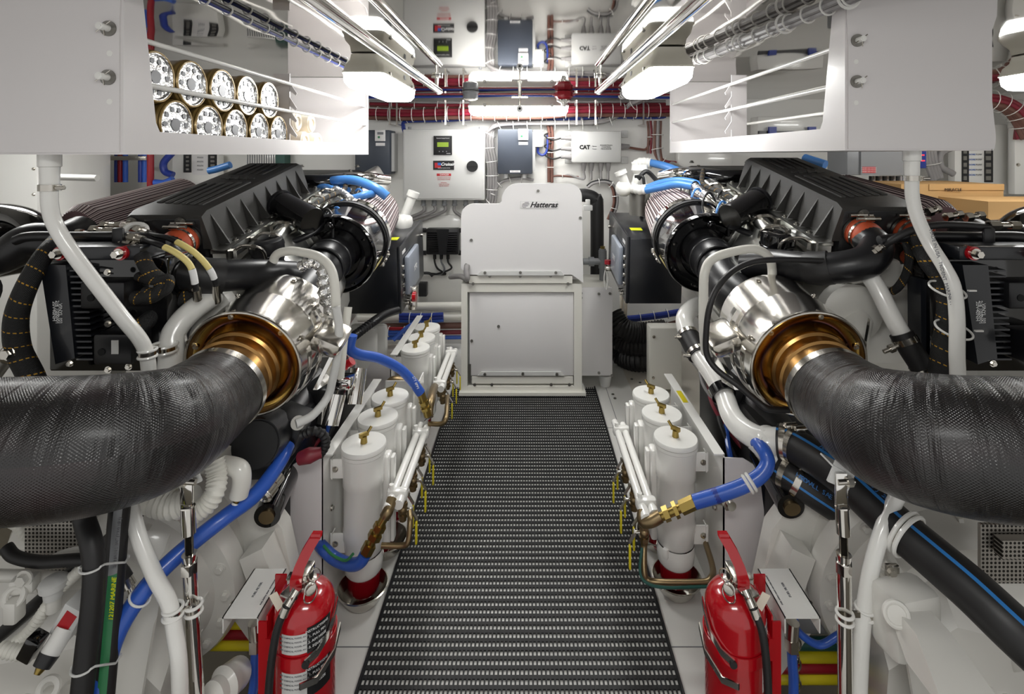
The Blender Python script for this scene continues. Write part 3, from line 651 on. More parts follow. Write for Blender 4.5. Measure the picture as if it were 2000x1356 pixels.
# ------------------------------------------------------------------ overhead racks
def rack(s, X0, XO, dn, df, opn, lab, hooks_d, rods, z0=1.4):
    """s = -1 left / +1 right; X0 aisle face, XO outboard edge"""
    t = thing('overhead_rack', ((X0+XO)/2, (dn+df)/2, z0), lab, 'rack')
    x0, x1 = sorted((X0, XO))
    # near end plate with two empty holes, built as a rounded outline
    g = G(); e = .0; top = ZC-.002
    pl = [(X0, z0+.004), (X0, top-.13), (X0 - s*.004, top-.06), (X0-s*.004, top), (XO+s*.01, top), (XO+s*.008, 1.75), (XO-s*.004, 1.714), (XO-s*.004, 1.535), (XO+s*.006, z0+.03), (XO+s*.002, z0+.004)]
    g.prism([(a, dn-.004, b) for a, b in pl], (0, .006, 0)); mk('end_plate', g, 'rack_white', t, ang=20)
    mk('tray', G().bb(x0, x1, dn, df, z0, z0+.008).bb(XO-.002, XO+.002, dn, df, z0, z0+.06), 'rack_white', t)
    # aisle-side frame around the opening
    (a0, a1, zb), (b0, b1) = opn, (df-.1, df-.012)
    g = G(); th = (s*-.004, 0, 0)
    out = [(dn, z0), (df, z0), (df, top), (b1, top), (b1-.02, zb+.012), (b1-.05, zb), (a0+.02, zb), (a0, zb+.03), (a1, top), (dn, top)]
    # split into convex quads: near post, bottom band, far post
    def q(*c): g.prism([(X0, a, b) for a, b in c], (-s*.006, 0, 0))
    q((dn, z0), (a0, z0), (a0+.012, zb), (a0, zb+.02), (a1, top), (dn, top)); q((a0, z0), (b1, z0), (b1, zb), (a0+.012, zb)); q((b1, z0), (df, z0), (df, top), (b1, top)); q((b1-.02, zb), (b1, zb), (b1, zb+.02))
    mk('side_frame', g, 'rack_white', t, ang=20)
    mk('far_plate', G().bb(x0, x1, df-.004, df, z0, top), 'rack_white', t)
    for k, (zr, dr) in enumerate(rods):
        mk('guard_rod', G().cyl((X0+s*.010, dn+.02, zr), (X0+s*.010, df-.004, zr), .0065, k=12), 'white', t)
    hx = XO - s*.02
    for zr in (rods[1][0]-.02, rods[0][0]-.02):
        mk('outboard_rod', G().cyl((hx, dn, zr), (hx, df, zr), .0065, k=12), 'white', t)
    # notched divider plate
    g = G(); d = hooks_d; xa = X0 - s*.002; xb = X0 + s*.08; zt = rods[0][0]+.04
    g.bb(min(xa+s*.02, xb), max(xa+s*.02, xb), d, d+.004, z0+.02, zt)
    for zz in (rods[0][0]-.02, rods[0][0]-.075, rods[1][0]-.02, rods[1][0]-.075):
        g.prism([(xa+s*.021, d, zz+.03), (xa+s*.002, d, zz), (xa-s*.006, d, zz-.012), (xa-s*.003, d, zz-.02), (xa+s*.021, d, zz-.004)], (0, .004, 0))
    mk('notched_divider', g, 'rack_white', t)
    return t
rack_l = rack(-1, -.85, -1.27, 1.07, 2.72, (1.164, 1.115, 1.452), 'white sheet-metal overhead rack on the left holding gold filters', 1.87, ((1.656, 1), (1.557, 1)))
rack_r = rack(1, .81, 1.177, 1.296, 2.89, (1.394, 1.345, 1.47), 'white sheet-metal overhead rack on the right, empty behind two rods', 2.077, ((1.683, 1), (1.581, 1)), z0=1.41)
def pin(t, px, py, d):
    q = P(px, py, d); mk('washer', G().cyl(q+F*.008, q+F*.004, .016, k=24), 'dull_steel', t)
    pn = mk('pin', G().cyl(q+F*.004, q+F*.03, .0075).cyl(q+F*.03, q+F*.031, .0045), 'white', t)
    mk('split_pin', G().cyl(q+F*.02+V((-.014, 0, -.01)), q+F*.02+V((.016, 0, .012)), .0014, k=6).cyl(q+F*.02+V((.004, 0, -.018)), q+F*.02+V((.0, 0, .008)), .0014, k=6), 'steel', pn)
for px, py in ((216, 57), (215, 152)): pin(rack_l, px, py, 1.07)
for px, py in ((1672, 80), (1671, 160)): pin(rack_r, px, py, 1.296)
for t, L, d in ((rack_l, ((217, 105), (217, 199)), 1.07), (rack_r, ((1670, 121), (1670, 201)), 1.296)):
    g = G()
    for px, py in L: q = P(px, py, d); g.cyl(q+F*.0046, q+F*.0038, .006, k=20)
    mk('hole', g, 'wall_white', t)
# gold oil filters lying in the left rack
def oil_filter(c, lab):
    t = thing('oil_filter', c - Z*.0625, lab, 'oil filter', 'gold oil filters in the left rack'); x1 = c.x
    mk('canister', G().lathe(c, -X, [(.0585, -.0), (.0625, .004), (.0625, .012), (.06, .016), (.0605, .2), (.05, .215), (.02, .22)], k=36), 'oil_gold', t)
    g = G().lathe(c+X*.001, X, [(.0555, 0), (.0555, .006), (.053, .006), (.05, .002), (.0, .002)], k=36); mk('end_plate', g, 'foil', t)
    g = G()
    for k in range(10):
        a = 2*PI*k/10; q = c + X*.0032 + Y*.038*math.cos(a) + Z*.038*math.sin(a); g.cyl(q, q+X*.0012, .0065, k=14)
    g.cyl(c+X*.003, c+X*.0045, .016, k=20); mk('port_hole', g, 'foil_dark', t)
    mk('seal_ring', G().torus(c+X*.005, X, .0575, .0035, k=32, q=6), 'oil_gold', t)
top = [(1.197, 'nearest the camera of the upper row of gold filters, partly hidden by the rack edge'), (1.324, 'second from the near end of the upper row of gold filters'), (1.457, 'middle filter of the upper row of gold filters'), (1.585, 'fourth from the near end of the upper row of gold filters'), (1.718, 'farthest of the upper row of gold filters, beside the notched divider')]
bot = [(1.265, 'nearest the camera of the lower row of gold filters'), (1.394, 'second from the near end of the lower row of gold filters'), (1.522, 'middle filter of the lower row of gold filters'), (1.655, 'fourth from the near end of the lower row of gold filters'), (1.783, 'farthest of the lower row of gold filters')]
for d, l in top: oil_filter(V((-.872, d, 1.582)), l)
for d, l in bot: oil_filter(V((-.872, d, 1.474)), l)
for (d, z), l in zip(((2.07, 1.455), (2.2, 1.455), (2.13, 1.528), (2.0, 1.528)), ('lower near', 'lower far', 'upper far', 'upper near')):
    c = V((-.9, d, z)); t = thing('cartridge_filter', c-Z*.04, l+' of the four small cream paper filters beyond the notched divider', 'filter', 'small cream filters in the left rack')
    mk('element', G().cyl(c, c-X*.15, .038, k=28), 'paper', t); mk('end_ring', G().torus(c, X, .026, .008), 'paper', t)
# drain fittings under the racks
def drain(px, d, lab, z0):
    c = P(px, 300, d); c.z = z0; t = thing('rack_drain', c-Z*.09, lab, 'drain fitting')
    mk('socket', G().lathe(c+Z*.002, -Z, [(.021, 0), (.021, .028), (.018, .03), (.017, .075)]), 'white', t)
    mk('hose_clamp', G().band(c-Z*.073, Z, .0185, .014), 'steel', t); mk('clamp_screw', G().box(c-Z*.073+V((.024, -.002, 0)), (.014, .01, .01)).cyl(c-Z*.073+V((.022, -.008, 0)), c-Z*.073+V((.04, -.008, 0)), .004), 'steel', t)
    return c
drain(97, 1.13, 'white drain socket with a steel clamp under the left rack', 1.4)
drain(1781, 1.36, 'white drain socket with a steel clamp under the right rack', 1.41)
hose('drain_hose', pth([(97, 350, 1.13), (97, 400, 1.13), (108, 440, 1.14), (140, 492, 1.15), (190, 558, 1.17), (240, 622, 1.19), (274, 664, 1.21), (288, 700, 1.22), (291, 760, 1.22), (282, 860, 1.2), (258, 930, 1.18), (254, 970, 1.16), (268, 1040, 1.13), (300, 1120, 1.11), (330, 1178, 1.1), (342, 1240, 1.09), (350, 1300, 1.08), (352, 1400, 1.08)]), .0155, 'white', 'long white drain hose curving down from the left rack to the bilge', k=18)
h2 = hose('drain_hose', pth([(1781, 345, 1.36), (1782, 385, 1.36), (1792, 425, 1.35), (1815, 475, 1.33), (1843, 520, 1.3), (1862, 560, 1.28), (1869, 620, 1.27), (1869, 690, 1.26), (1868, 760, 1.25), (1840, 860, 1.2), (1775, 930, 1.2), (1745, 985, 1.2), (1722, 1040, 1.18), (1702, 1110, 1.16), (1690, 1180, 1.15), (1682, 1260, 1.14), (1676, 1400, 1.14)]), .0165, 'white', 'long white drain hose curving down from the right rack to the bilge', k=18)
text('MADE IN USA   TRIDENT  MARINE HOSE  16-148', .012, P(1845, 545, 1.27), V((.28, 0, -1)), V((1, 0, .28)), 'ink_grey', h2)
# ------------------------------------------------------------------ white cabinet at the head of the aisle
DC = 2.99
def cp(px, py, d=DC): return P(800+px/2.948, 340+py/2.948, d)
t = thing('white_cabinet', (-.03, 3.1, 0), 'white two-door steel cabinet at the end of the aisle with a black script nameplate', 'cabinet')
def arc(cx, cy, r, a0, a1, n=6): return [(cx + r*math.cos(math.radians(a0+(a1-a0)*i/n)), cy - r*math.sin(math.radians(a0+(a1-a0)*i/n))) for i in range(n+1)]
out = [(345, 580), (296, 545)] + arc(296+70, 172+70, 70, 180, 90) + [(515, 172), (530, 160)] + arc(530+95, 55+95, 95, 165, 90) + arc(992-75, 55+75, 75, 90, 0) + [(1000, 627), (935, 580)]
g = G(); g.prism([cp(a, b, DC-.035) for a, b in out], (0, .03, 0)); mk('upper_cover', g, 'panel', t, ang=25)
a = cp(300, 172); b = cp(992, 560); mk('upper_shell', G().bb(a.x+.01, b.x, DC, 3.45, b.z-.05, a.z-.1, bev=.01), 'panel', t)
a = cp(345, 580); b = cp(935, 622); mk('sill', G().bb(a.x, b.x, DC-.03, DC+.05, b.z, a.z), 'cream', t)
mk('hinge_lip', G().prism([cp(x, y, DC-.045) for x, y in ((388, 585), (412, 560), (870, 560), (892, 585))], (0, .012, 0)), 'light_grey', t)
g = G()
fr = [(300, 628, 990, 675), (300, 1215, 990, 1262), (300, 675, 335, 1215), (945, 675, 990, 1215)]
for x0, y0, x1, y1 in fr: a = cp(x0, y0); b = cp(x1, y1); g.bb(a.x, b.x, DC-.02, 3.55, b.z, a.z)
mk('lower_frame', g, 'cream', t)
a = cp(335, 675); b = cp(945, 1215); mk('recess', G().bb(a.x, b.x, DC+.03, DC+.04, b.z, a.z), 'light_grey', t)
a = cp(345, 682); b = cp(945, 1160); mk('lower_door', G().bb(a.x, b.x, DC-.004, DC+.01, b.z, a.z, bev=.003), 'panel', t)
mk('hinge_lip', G().prism([cp(x, y, DC-.018) for x, y in ((388, 1162), (412, 1140), (872, 1140), (895, 1162))], (0, .012, 0)), 'light_grey', t)
a = cp(360, 1165); b = cp(940, 1203); mk('door_sill', G().bb(a.x, b.x, DC-.01, DC+.03, b.z, a.z), 'cream', t)
a = cp(290, 1258); b = cp(1010, 1275); mk('foot_flange', G().bb(a.x, b.x, DC-.05, DC+.1, 0.013, .03), 'cream', t)
g = G()
for x, y, d in ((740, 97, DC-.035), (355, 380, DC-.035), (983, 252, DC-.035), (434, 568, DC-.045), (638, 567, DC-.045), (842, 568, DC-.045), (512, 877, DC-.004), (358, 960, DC-.004), (434, 1152, DC-.018), (652, 1150, DC-.018), (848, 1152, DC-.018), (462, 588, DC-.03), (637, 588, DC-.03), (812, 586, DC-.03), (366, 632, DC-.03), (912, 632, DC-.03), (375, 1212, DC-.02), (474, 1212, DC-.02), (815, 1212, DC-.02), (920, 1212, DC-.02)):
    q = cp(x, y, d); g.cyl(q+F*.007, q, .0085, k=12)
mk('screw', g, 'dull_steel', t)
for x, y0, y1 in ((327, 515, 580), (346, 1095, 1200)):
    a = cp(x-8, y0, DC-.036 if y0 < 900 else DC-.006); b = cp(x+8, y1); mk('slot', G().bb(a.x, b.x, a.y-.001, a.y+.002, b.z, a.z, bev=.0), 'dull_steel', t)
q = cp(745, 177, DC-.036)
mk('nameplate', G().box(q, (.217, .004, .044)), 'light_grey', t); mk('nameplate_face', G().box(q+F*.0025, (.208, .002, .037)), 'panel', t)
text('Hatteras', .044, q+F*.004+X*.026-Z*.001, X, Z, 'ink', t, sx=1.02, shear=.4, bold=.0012)
g = G(); c0 = cp(667, 178, DC-.04)
for k in range(5):
    z = .014 - k*.007; w_ = (.012, .019, .021, .017, .01)[k]; o_ = (.006, .002, 0, -.004, -.007)[k]
    g.prism([c0+V((-w_+o_, 0, z-.0022)), c0+V((w_+o_, 0, z-.0005)), c0+V((w_+o_+.002, 0, z+.0022)), c0+V((-w_+o_+.002, 0, z+.0005))], (0, .0008, 0))
mk('emblem', g, 'ink', t)
# side cupboard and pipes right of the cabinet
t = thing('side_cupboard', (.45, 3.1, .1), 'narrow white cupboard attached to the right side of the white cabinet', 'cupboard')
a = cp(985, 655, 3.04); b = cp(1168, 1163, 3.04); mk('door', G().bb(a.x, b.x, 3.04, 3.055, b.z, a.z, bev=.003), 'panel', t); mk('body', G().bb(a.x+.005, b.x-.01, 3.055, 3.4, b.z+.01, a.z-.005), 'cream', t)
g = G()
for x, y in ((1090, 690), (1153, 688), (1090, 1145), (988, 685), (988, 712), (1165, 1160)): q = cp(x, y, 3.04); g.cyl(q+F*.006, q, .008, k=12)
mk('screw', g, 'dull_steel', t); q = cp(1125, 1163, 3.1); mk('foot', G().cyl(q+Z*.01, (q.x, q.y, .002), .04, .03), 'light_grey', t)
hose('insulated_pipe', pth([(1120, 382, 3.45), (1145, 382, 3.45), (1162, 390, 3.45), (1166, 410, 3.45), (1166, 600, 3.45)]), .045, 'rubber', 'tall black insulated pipe behind the white cabinet, right side', 'pipe', k=20)
q = P(1148, 406, 3.35); mk('pipe_clamp', G().box(q, (.06, .03, .035), bev=.005).box(q+Z*.035, (.03, .02, .04), bev=.004), 'light_grey', None, 'grey pipe clamp on the black insulated pipe', 'clamp')
t = thing('drain_tee', P(1177, 560, 3.25), 'grey plastic pipe tee with a brass cap right of the white cabinet', 'pipe')
mk('riser', G().cyl(P(1177, 486, 3.25), P(1177, 570, 3.25), .021).cyl(P(1177, 489, 3.25), P(1177, 524, 3.25), .026), 'grey_plastic', t)
mk('branch', G().cyl(P(1139, 511, 3.25), P(1172, 511, 3.25), .021).cyl(P(1150, 511, 3.25), P(1160, 511, 3.25), .029), 'grey_plastic', t); mk('cap', G().cyl(P(1177, 486, 3.25), P(1177, 481, 3.25), .015, k=6), 'brass', t)
hose('lock_wire', pth([(1183, 523, 3.0), (1180, 545, 3.0), (1184, 566, 3.0), (1188, 545, 3.0), (1184, 523, 3.0)]), .004, 'white', 'white loop of wire hanging over the side cupboard', 'cord', k=8)
hose('grey_hose', pth([(880, 541, 3.2), (900, 540, 3.05), (912, 545, 2.93), (911, 530, 2.93), (912, 518, 2.95)]), .016, 'cable', 'short grey hose poking round the left of the white cabinet', 'hose', k=12)
# ------------------------------------------------------------------ fuel filter banks
def filt(x, y, s, lab, labelled=False):
    t = thing('fuel_filter', (x, y, .01), lab, 'fuel filter', ('left' if s < 0 else 'right')+' bank of white fuel filters')
    c = V((x, y, 0)); H = .49
    mk('body', G().lathe(c, Z, [(.045, .15), (.058, .165), (.06, .2), (.0625, .21), (.0625, .235), (.06, .245), (.06, .37), (.063, .375), (.063, .40), (.065, .44), (.066, .465), (.069, .468), (.069, .478)], k=40), 'white', t)
    lid = mk('lid', G().lathe(c+Z*(H-.012), Z, [(.064, 0), (.0695, .002), (.0695, .012), (.067, .0155), (.0, .0155)], k=44), 'white', t)
    g = G().cyl(c+Z*(H+.003), c+Z*(H+.024), .011, .009, k=16); a = PI/4 if s < 0 else 3*PI/4
    dr = V((math.cos(a), math.sin(a), 0)); g.box(c+Z*(H+.029), (.03, .009, .012), rz=a); g.cyl(c+Z*(H+.03)+dr*.012, c+Z*(H+.046)+dr*.026, .0045, k=10); mk('t_handle', g, 'brass', lid)
    mk('bowl_collar', G().lathe(c, Z, [(.05, .095), (.057, .105), (.06, .14), (.058, .16)], k=36, caps=(False, False)), 'white', t)
    mk('bowl', G().lathe(c, Z, [(.02, .028), (.04, .032), (.0485, .05), (.05, .1)], k=36), 'red_bowl', t)
    for k in range(4):
        a = PI/4 + k*PI/2; q = c + V((math.cos(a)*.06, math.sin(a)*.06, .152)); mk('collar_lug', G().box(q, (.018, .018, .03), rz=a, bev=.004), 'white', t) if k % 2 == 0 else None
    # side column and mounting ears
    sx = -s
    mk('inlet_column', G().box(c+V((sx*.066, .028, .30)), (.022, .05, .29), bev=.008).box(c+V((sx*.083, .036, .30)), (.012, .03, .27), bev=.004), 'white', t)
    g = G()
    for z in (.43, .2): g.box(c+V((s*.07, -.028, z)), (.05, .006, .06), bev=.002); g.box(c+V((s*.088, -.02, z)), (.004, .03, .06))
    ear = mk('mounting_ear', g, 'white', t)
    g = G()
    for z in (.43, .2): g.bolt(c+V((s*.078, -.032, z)), F, .006)
    mk('ear_bolt', g, 'steel', ear)
    if labelled:
        g = G(); patch(g, c, .0608, 250 if s < 0 else 200, 345 if s < 0 else 285, .25, .36); mk('data_label', g, 'ink_white', t)
        g = G(); patch(g, c, .0615, 250 if s < 0 else 200, 345 if s < 0 else 285, .335, .36); mk('yellow_band', g, 'yellow', t, label='yellow label band')
        am = 310 if s < 0 else 235
        for i in range(5): ctext('READ CAREFULLY', .007, c+Z*(.326-.011*i), .0614, am, 'ink_grey' if i < 2 else 'ink_blue', t)
    else: pass
    return t
def patch(g, c, r, a0, a1, z0, z1, n=14):
    rs = [[c + V((math.cos(math.radians(a0+(a1-a0)*i/n))*q, math.sin(math.radians(a0+(a1-a0)*i/n))*q, z)) for q, z in ((r, z0), (r+.0006, z0), (r+.0006, z1), (r, z1))] for i in range(n+1)]
    g.rings(rs)
def ctext(s, h, c, r, ang, m, t, sx=1, name='lettering'):
    o = text(s, h, W0[t.name], X, Z, m, t, name=name, ext=.0003, sx=sx); w = W0[t.name]
    for v in o.data.vertices:
        u, hh, e = v.co.x, v.co.z, v.co.y; a = math.radians(ang) + u/r
        v.co = c - w + V((math.cos(a)*(r-e), math.sin(a)*(r-e), hh))
    return o
LN = ('nearest the camera in the left bank', 'second filter of the left bank, with a yellow-banded label', 'third filter of the left bank, beside the blue hose end', 'nearest of the three far filters on the left, behind the blue hose', 'middle of the three far filters on the left', 'farthest filter on the left, just before the back wall')
for i, (x, y) in enumerate(((-.514, 1.61), (-.518, 1.775), (-.516, 1.925), (-.528, 2.41), (-.527, 2.545), (-.53, 2.70))): filt(x, y, -1, 'white fuel filter, ' + LN[i], i == 1)
RN = ('nearest the camera in the right bank', 'middle filter of the right bank, with a yellow-banded label', 'farthest filter of the right bank')
for i, (x, y) in enumerate(((.476, 1.645), (.472, 1.798), (.470, 1.946))): filt(x, y, 1, 'white fuel filter, ' + RN[i], i == 1)
for x, y, l in ((-.514, 1.6, 'steel drip bowl under the nearest left filter'), (-.50, 1.8, 'steel drip bowl under the second left filter'), (.476, 1.635, 'steel drip bowl under the nearest right filter'), (.468, 1.83, 'steel drip bowl under the middle right filter')):
    tag(mk('drip_bowl', G().lathe((x, y, 0.001), Z, [(0, 0), (.04, .0), (.058, .02), (.073, .052), (.078, .054), (.074, .056), (.056, .022), (.038, .004), (0, .004)], k=44), 'steel'), l, 'bowl', 'steel drip bowls')
def bank_plate(s, x, d0, d1, lab, xg):
    t = thing('filter_bracket', (x, (d0+d1)/2, 0), lab, 'bracket')
    mk('back_plate', G().bb(x, x+s*.004, d0, d1, .002, .5), 'white', t)
    mk('top_flange', G().bb(x-s*.028, x+s*.004, d0, d1, .497, .501), 'white', t)
    g = G(); g.prism([(x, d0, .002), (x, d0, .49), (x+s*.06, d0, .487), (x+s*.09, d0, .47), (x+s*.11, d0, .43), (xg, d0, .002)], (0, .005, 0)); mk('end_gusset', g, 'rack_white', t)
    g = G()
    for z in (.43, .2): g.bolt((x-s*.012, d0-.002, z), F, .006)
    mk('bolt', G().bolt((x-s*.002, d0+.06, .3), X*-s, .006), 'steel', t); return t
t = bank_plate(-1, -.612, 1.534, 2.05, 'long white sheet-metal bracket behind the near left filters', -.77)
bank_plate(-1, -.612, 2.3, 2.86, 'long white sheet-metal bracket behind the far left filters', -.70)
t = bank_plate(1, .588, 1.536, 2.1, 'long white sheet-metal bracket behind the right filters', .75)
mk('yellow_sticker', G().box((.574, 1.9, .502), (.018, .09, .001)), 'yellow', t, label='yellow sticker')
g = G().box((-.50, 2.06, .38), (.14, .004, .22)); g.box((-.435, 2.1, .38), (.004, .08, .22)); g.box((-.435, 2.0, .44), (.004, .08, .1)); tag(mk('hose_shield', g, 'white'), 'white folded bracket behind the third left filter', 'bracket')
# deck-side white boxes beyond the filters
t = thing('equipment_cover', (.88, 3.1, 0), 'white upright cover panel on the deck behind the right filters', 'cover')
a = P(1270, 641, 3.0); b = P(1332, 745, 3.0); mk('panel', G().bb(a.x, b.x, 3.0, 3.1, .02, a.z, bev=.008), 'cream', t); mk('bolt', G().bolt(P(1277, 658, 3.0), F, .006).bolt(P(1276, 738, 3.0), F, .006), 'steel', t)
t = thing('equipment_cover', (-.9, 2.9, 0), 'white upright cover panel behind the far left filters', 'cover')
a = P(682, 632, 2.75); b = P(754, 762, 2.75); mk('panel', G().bb(a.x, b.x, 2.75, 2.8, .02, a.z-.01, bev=.02), 'white', t); a = P(690, 640, 2.6); b = P(735, 762, 2.6); mk('side_panel', G().bb(a.x, b.x, 2.6, 2.64, .02, a.z, bev=.03), 'white', t)
struct('floor_side', G().bb(.62, 1.1, 2.5, 3.79, -.03, 0).bb(-1.1, -.66, 2.5, 3.79, -.03, 0), 'floor_tan')
# manifolds
def manifold(xs, d0, d1, lab, caps=(1, 1), z=.36):
    t = thing('fuel_manifold', (sum(xs)/2, (d0+d1)/2, z-.02), lab, 'pipe')
    for i, x in enumerate(xs):
        mk('pipe', G().cyl((x, d0 - (.02 if i == 0 else 0), z), (x, d1 + (.02 if i == 0 else 0), z), .0125), 'white', t)
        mk('pipe_cap', G().cyl((x, d0 - (.03 if i == 0 else .012), z), (x, d0+.01, z), .0145), 'white', t)
    for d in (d0+.035, d1-.045): mk('clamp_block', G().box(((xs[0]+xs[1])/2, d, z+.002), (.062, .03, .036), bev=.01).cyl(((xs[0]+xs[1])/2-.018, d, z+.018), ((xs[0]+xs[1])/2-.018, d, z+.032), .007), 'white', t)
    return t
manifold((-.411, -.383), 1.53, 1.95, 'near pair of white capped fuel pipes beside the left filters')
manifold((-.411, -.383), 2.28, 2.72, 'far pair of white capped fuel pipes beside the left filters')
manifold((.339, .367), 1.49, 1.97, 'pair of white capped fuel pipes beside the right filters')
def valve(x, y, z, s, lab, grp):
    t = thing('ball_valve', (x, y, z-.1), lab, 'valve', grp)
    mk('valve_body', G().cyl((x, y, z-.008), (x, y, z-.085), .011).cyl((x, y, z-.03), (x, y, z-.04), .015, k=6).cyl((x, y, z-.065), (x, y, z-.075), .015, k=6).ball((x, y, z-.052), .015), 'bronze', t)
    mk('stem', G().cyl((x, y, z-.052), (x-s*.026, y, z-.052), .005).cyl((x-s*.026, y, z-.052), (x-s*.031, y, z-.052), .008, k=6), 'steel', t)
    a = V((x-s*.028, y, z-.052)); b = a+V((-s*.016, -.012, -.024)); lv = mk('lever', G().box((a+b)/2, (.004, .012, .034), ry=s*.55), 'steel', t)
    mk('handle_sleeve', G().box(b-Z*.038, (.006, .012, .068), bev=.002), 'yellow', lv)
    return t
grp = 'yellow-handled valves under the left pipes'
v0 = valve(-.383, 1.575, .36, -1, 'yellow-handled brass valve, nearest of the row under the left pipes', grp)
i = 0
VL = {.07: 'yellow-handled brass valve, second of the row under the near left pipes', .14: 'yellow-handled brass valve, third of the row under the near left pipes', .21: 'yellow-handled brass valve, fourth of the row under the near left pipes', .28: 'yellow-handled brass valve, fifth of the row under the near left pipes', .35: 'yellow-handled brass valve at the far end of the near left pipes',
      .74: 'yellow-handled brass valve, first under the far left pipes, near the brass tee', .81: 'yellow-handled brass valve, second under the far left pipes', .88: 'yellow-handled brass valve, third under the far left pipes', .95: 'yellow-handled brass valve, fourth under the far left pipes', 1.02: 'yellow-handled brass valve, fifth under the far left pipes', 1.09: 'yellow-handled brass valve at the far end of the far left pipes'}
for i, (dy, l) in enumerate(VL.items()): dup(v0, (-.026 if i % 2 == 0 else 0, dy, 0), l)
grp = 'yellow-handled valves under the right pipes'
v1 = valve(.338, 1.48, .36, 1, 'yellow-handled brass valve, nearest of the row under the right pipes', grp)
for i, (dy, l) in enumerate({.07: 'yellow-handled brass valve, second of the row under the right pipes', .14: 'yellow-handled brass valve, third of the row under the right pipes', .21: 'yellow-handled brass valve, fourth of the row under the right pipes', .28: 'yellow-handled brass valve, fifth of the row under the right pipes', .35: 'yellow-handled brass valve, sixth of the row under the right pipes'}.items()): dup(v1, (.026 if i % 2 == 0 else 0, dy, 0), l)
def fitting(name, pts, r, m, lab, nuts=(), parent=None):
    t = thing(name, V(pts[-1]), lab, 'pipe fitting')
    mk('elbow', G().tube(pts, r, k=14), m, t)
    g = G()
    for a, b, rr in nuts: g.cyl(a, b, rr, k=6)
    if nuts: mk('nut', g, m, t)
    return t
def along(a, b, t): return V(a).lerp(V(b), t)
# left near elbow -> hose end
A = P(766, 975, 1.53); B = P(757, 1000, 1.5); C_ = P(738, 1035, 1.49); D_ = P(712, 1085, 1.48)
t = fitting('brass_elbow', [A, along(A, B, .6), B, along(B, C_, .3)], .016, 'bronze', 'bronze elbow at the near end of the left fuel pipes')
t = fitting('hose_end', [along(B, C_, .2), C_, D_], .0125, 'brass', 'brass hose end running down from the left bronze elbow', [(along(B, D_, .3), along(B, D_, .42), .019), (along(B, D_, .5), along(B, D_, .62), .021), (along(B, D_, .75), along(B, D_, .95), .019)])
hose('fuel_hose', pth([(714, 1082, 1.48), (704, 1098, 1.48), (685, 1103, 1.49), (655, 1092, 1.51), (632, 1072, 1.52), (612, 1050, 1.6)]), .0175, 'blue', 'thick blue hose curving from the left brass hose end past the near filter', k=14)
hose('wire', pth([(690, 1082, 1.46), (675, 1095, 1.46), (650, 1085, 1.48), (632, 1066, 1.5)]), .004, 'green', 'thin green wire along the blue hose under the near left filter', 'cable', k=8)
# blue hose over the filters
h = hose('fuel_hose', pth([(688, 655, 1.75), (684, 680, 1.75), (700, 692, 1.78), (740, 700, 1.85), (780, 720, 1.9), (805, 745, 1.92), (822, 768, 1.93)]), .0175, 'blue', 'bright blue hose arching over the left filters to the brass fitting', k=16)
text('S7T 8PP1', .013, P(812, 748, 1.885), V((.4, 0, -1)), V((1, 0, .4)), 'ink_white', h)
A = P(822, 768, 1.93); B = P(836, 812, 1.94)
t = fitting('hose_end', [A, B], .015, 'brass', 'brass hose end below the blue hose over the left filters', [(along(A, B, .35), along(A, B, .5), .019), (along(A, B, .6), along(A, B, .72), .021)])
t = fitting('brass_tee', pth([(838, 815, 1.96), (838, 800, 1.98), (842, 780, 2.02), (846, 762, 2.15), (849, 756, 2.26)]), .0165, 'bronze', 'bronze pipe joint linking the two left manifold pairs')
hose('return_tube', pth([(838, 828, 1.95), (862, 828, 1.93), (871, 818, 1.93), (873, 795, 2.0), (874, 775, 2.1)]), .009, 'bronze', 'bent bronze tube beside the left brass tee', 'pipe', k=10)
hose('return_tube', pth([(745, 1066, 1.5), (785, 1066, 1.5), (797, 1058, 1.5), (801, 1020, 1.52), (800, 1000, 1.55)]), .0085, 'bronze', 'bent bronze tube crossing under the near left filter', 'pipe', k=10)
t = fitting('brass_elbow', pth([(760, 752, 2.1), (772, 745, 2.1), (800, 752, 2.1), (806, 770, 2.1)]), .022, 'bronze', 'bronze elbow behind the third left filter')
# right fittings
A = P(1256, 1000, 1.49); B = P(1262, 1018, 1.47); Cc = P(1345, 985, 1.44)
fitting('brass_elbow', [A, B-X*.008, P(1272, 1018, 1.46), P(1290, 1008, 1.46)], .017, 'bronze', 'bronze elbow at the near end of the right fuel pipes')
fitting('hose_end', [P(1288, 1011, 1.46), Cc, P(1358, 979, 1.44)], .0125, 'brass', 'brass hose end running right from the right bronze elbow', [(P(1296, 1006, 1.455), P(1306, 1002, 1.455), .02), (P(1316, 998, 1.45), P(1323, 995, 1.45), .022), (P(1330, 993, 1.445), P(1356, 981, 1.44), .019)])
h = hose('fuel_hose', pth([(1356, 981, 1.44), (1400, 968, 1.43), (1450, 950, 1.42), (1484, 930, 1.42), (1499, 905, 1.43), (1492, 880, 1.45), (1475, 862, 1.5), (1455, 850, 1.6)]), .0195, 'blue', 'thick blue hose curving across the right filters with a printed band', k=16)
mk('printed_band', G().tube(pth([(1372, 976, 1.44), (1400, 968, 1.43), (1408, 965.5, 1.43)]), .0198, k=16), 'navy', h, label='dark printed band on the blue hose')
mk('clamp_ring', G().torus(P(1460, 946, 1.42), P(1484, 930, 1.42)-P(1450, 950, 1.42), .0215, .005).torus(P(1467, 942, 1.42), P(1484, 930, 1.42)-P(1450, 950, 1.42), .0215, .005), 'white', h)
fitting('open_fitting', [P(1400, 975, 1.5), P(1422, 982, 1.46), P(1430, 990, 1.44)], .013, 'steel', 'small open chrome fitting under the right blue hose', [(P(1418, 978, 1.47), P(1424, 988, 1.45), .017)])
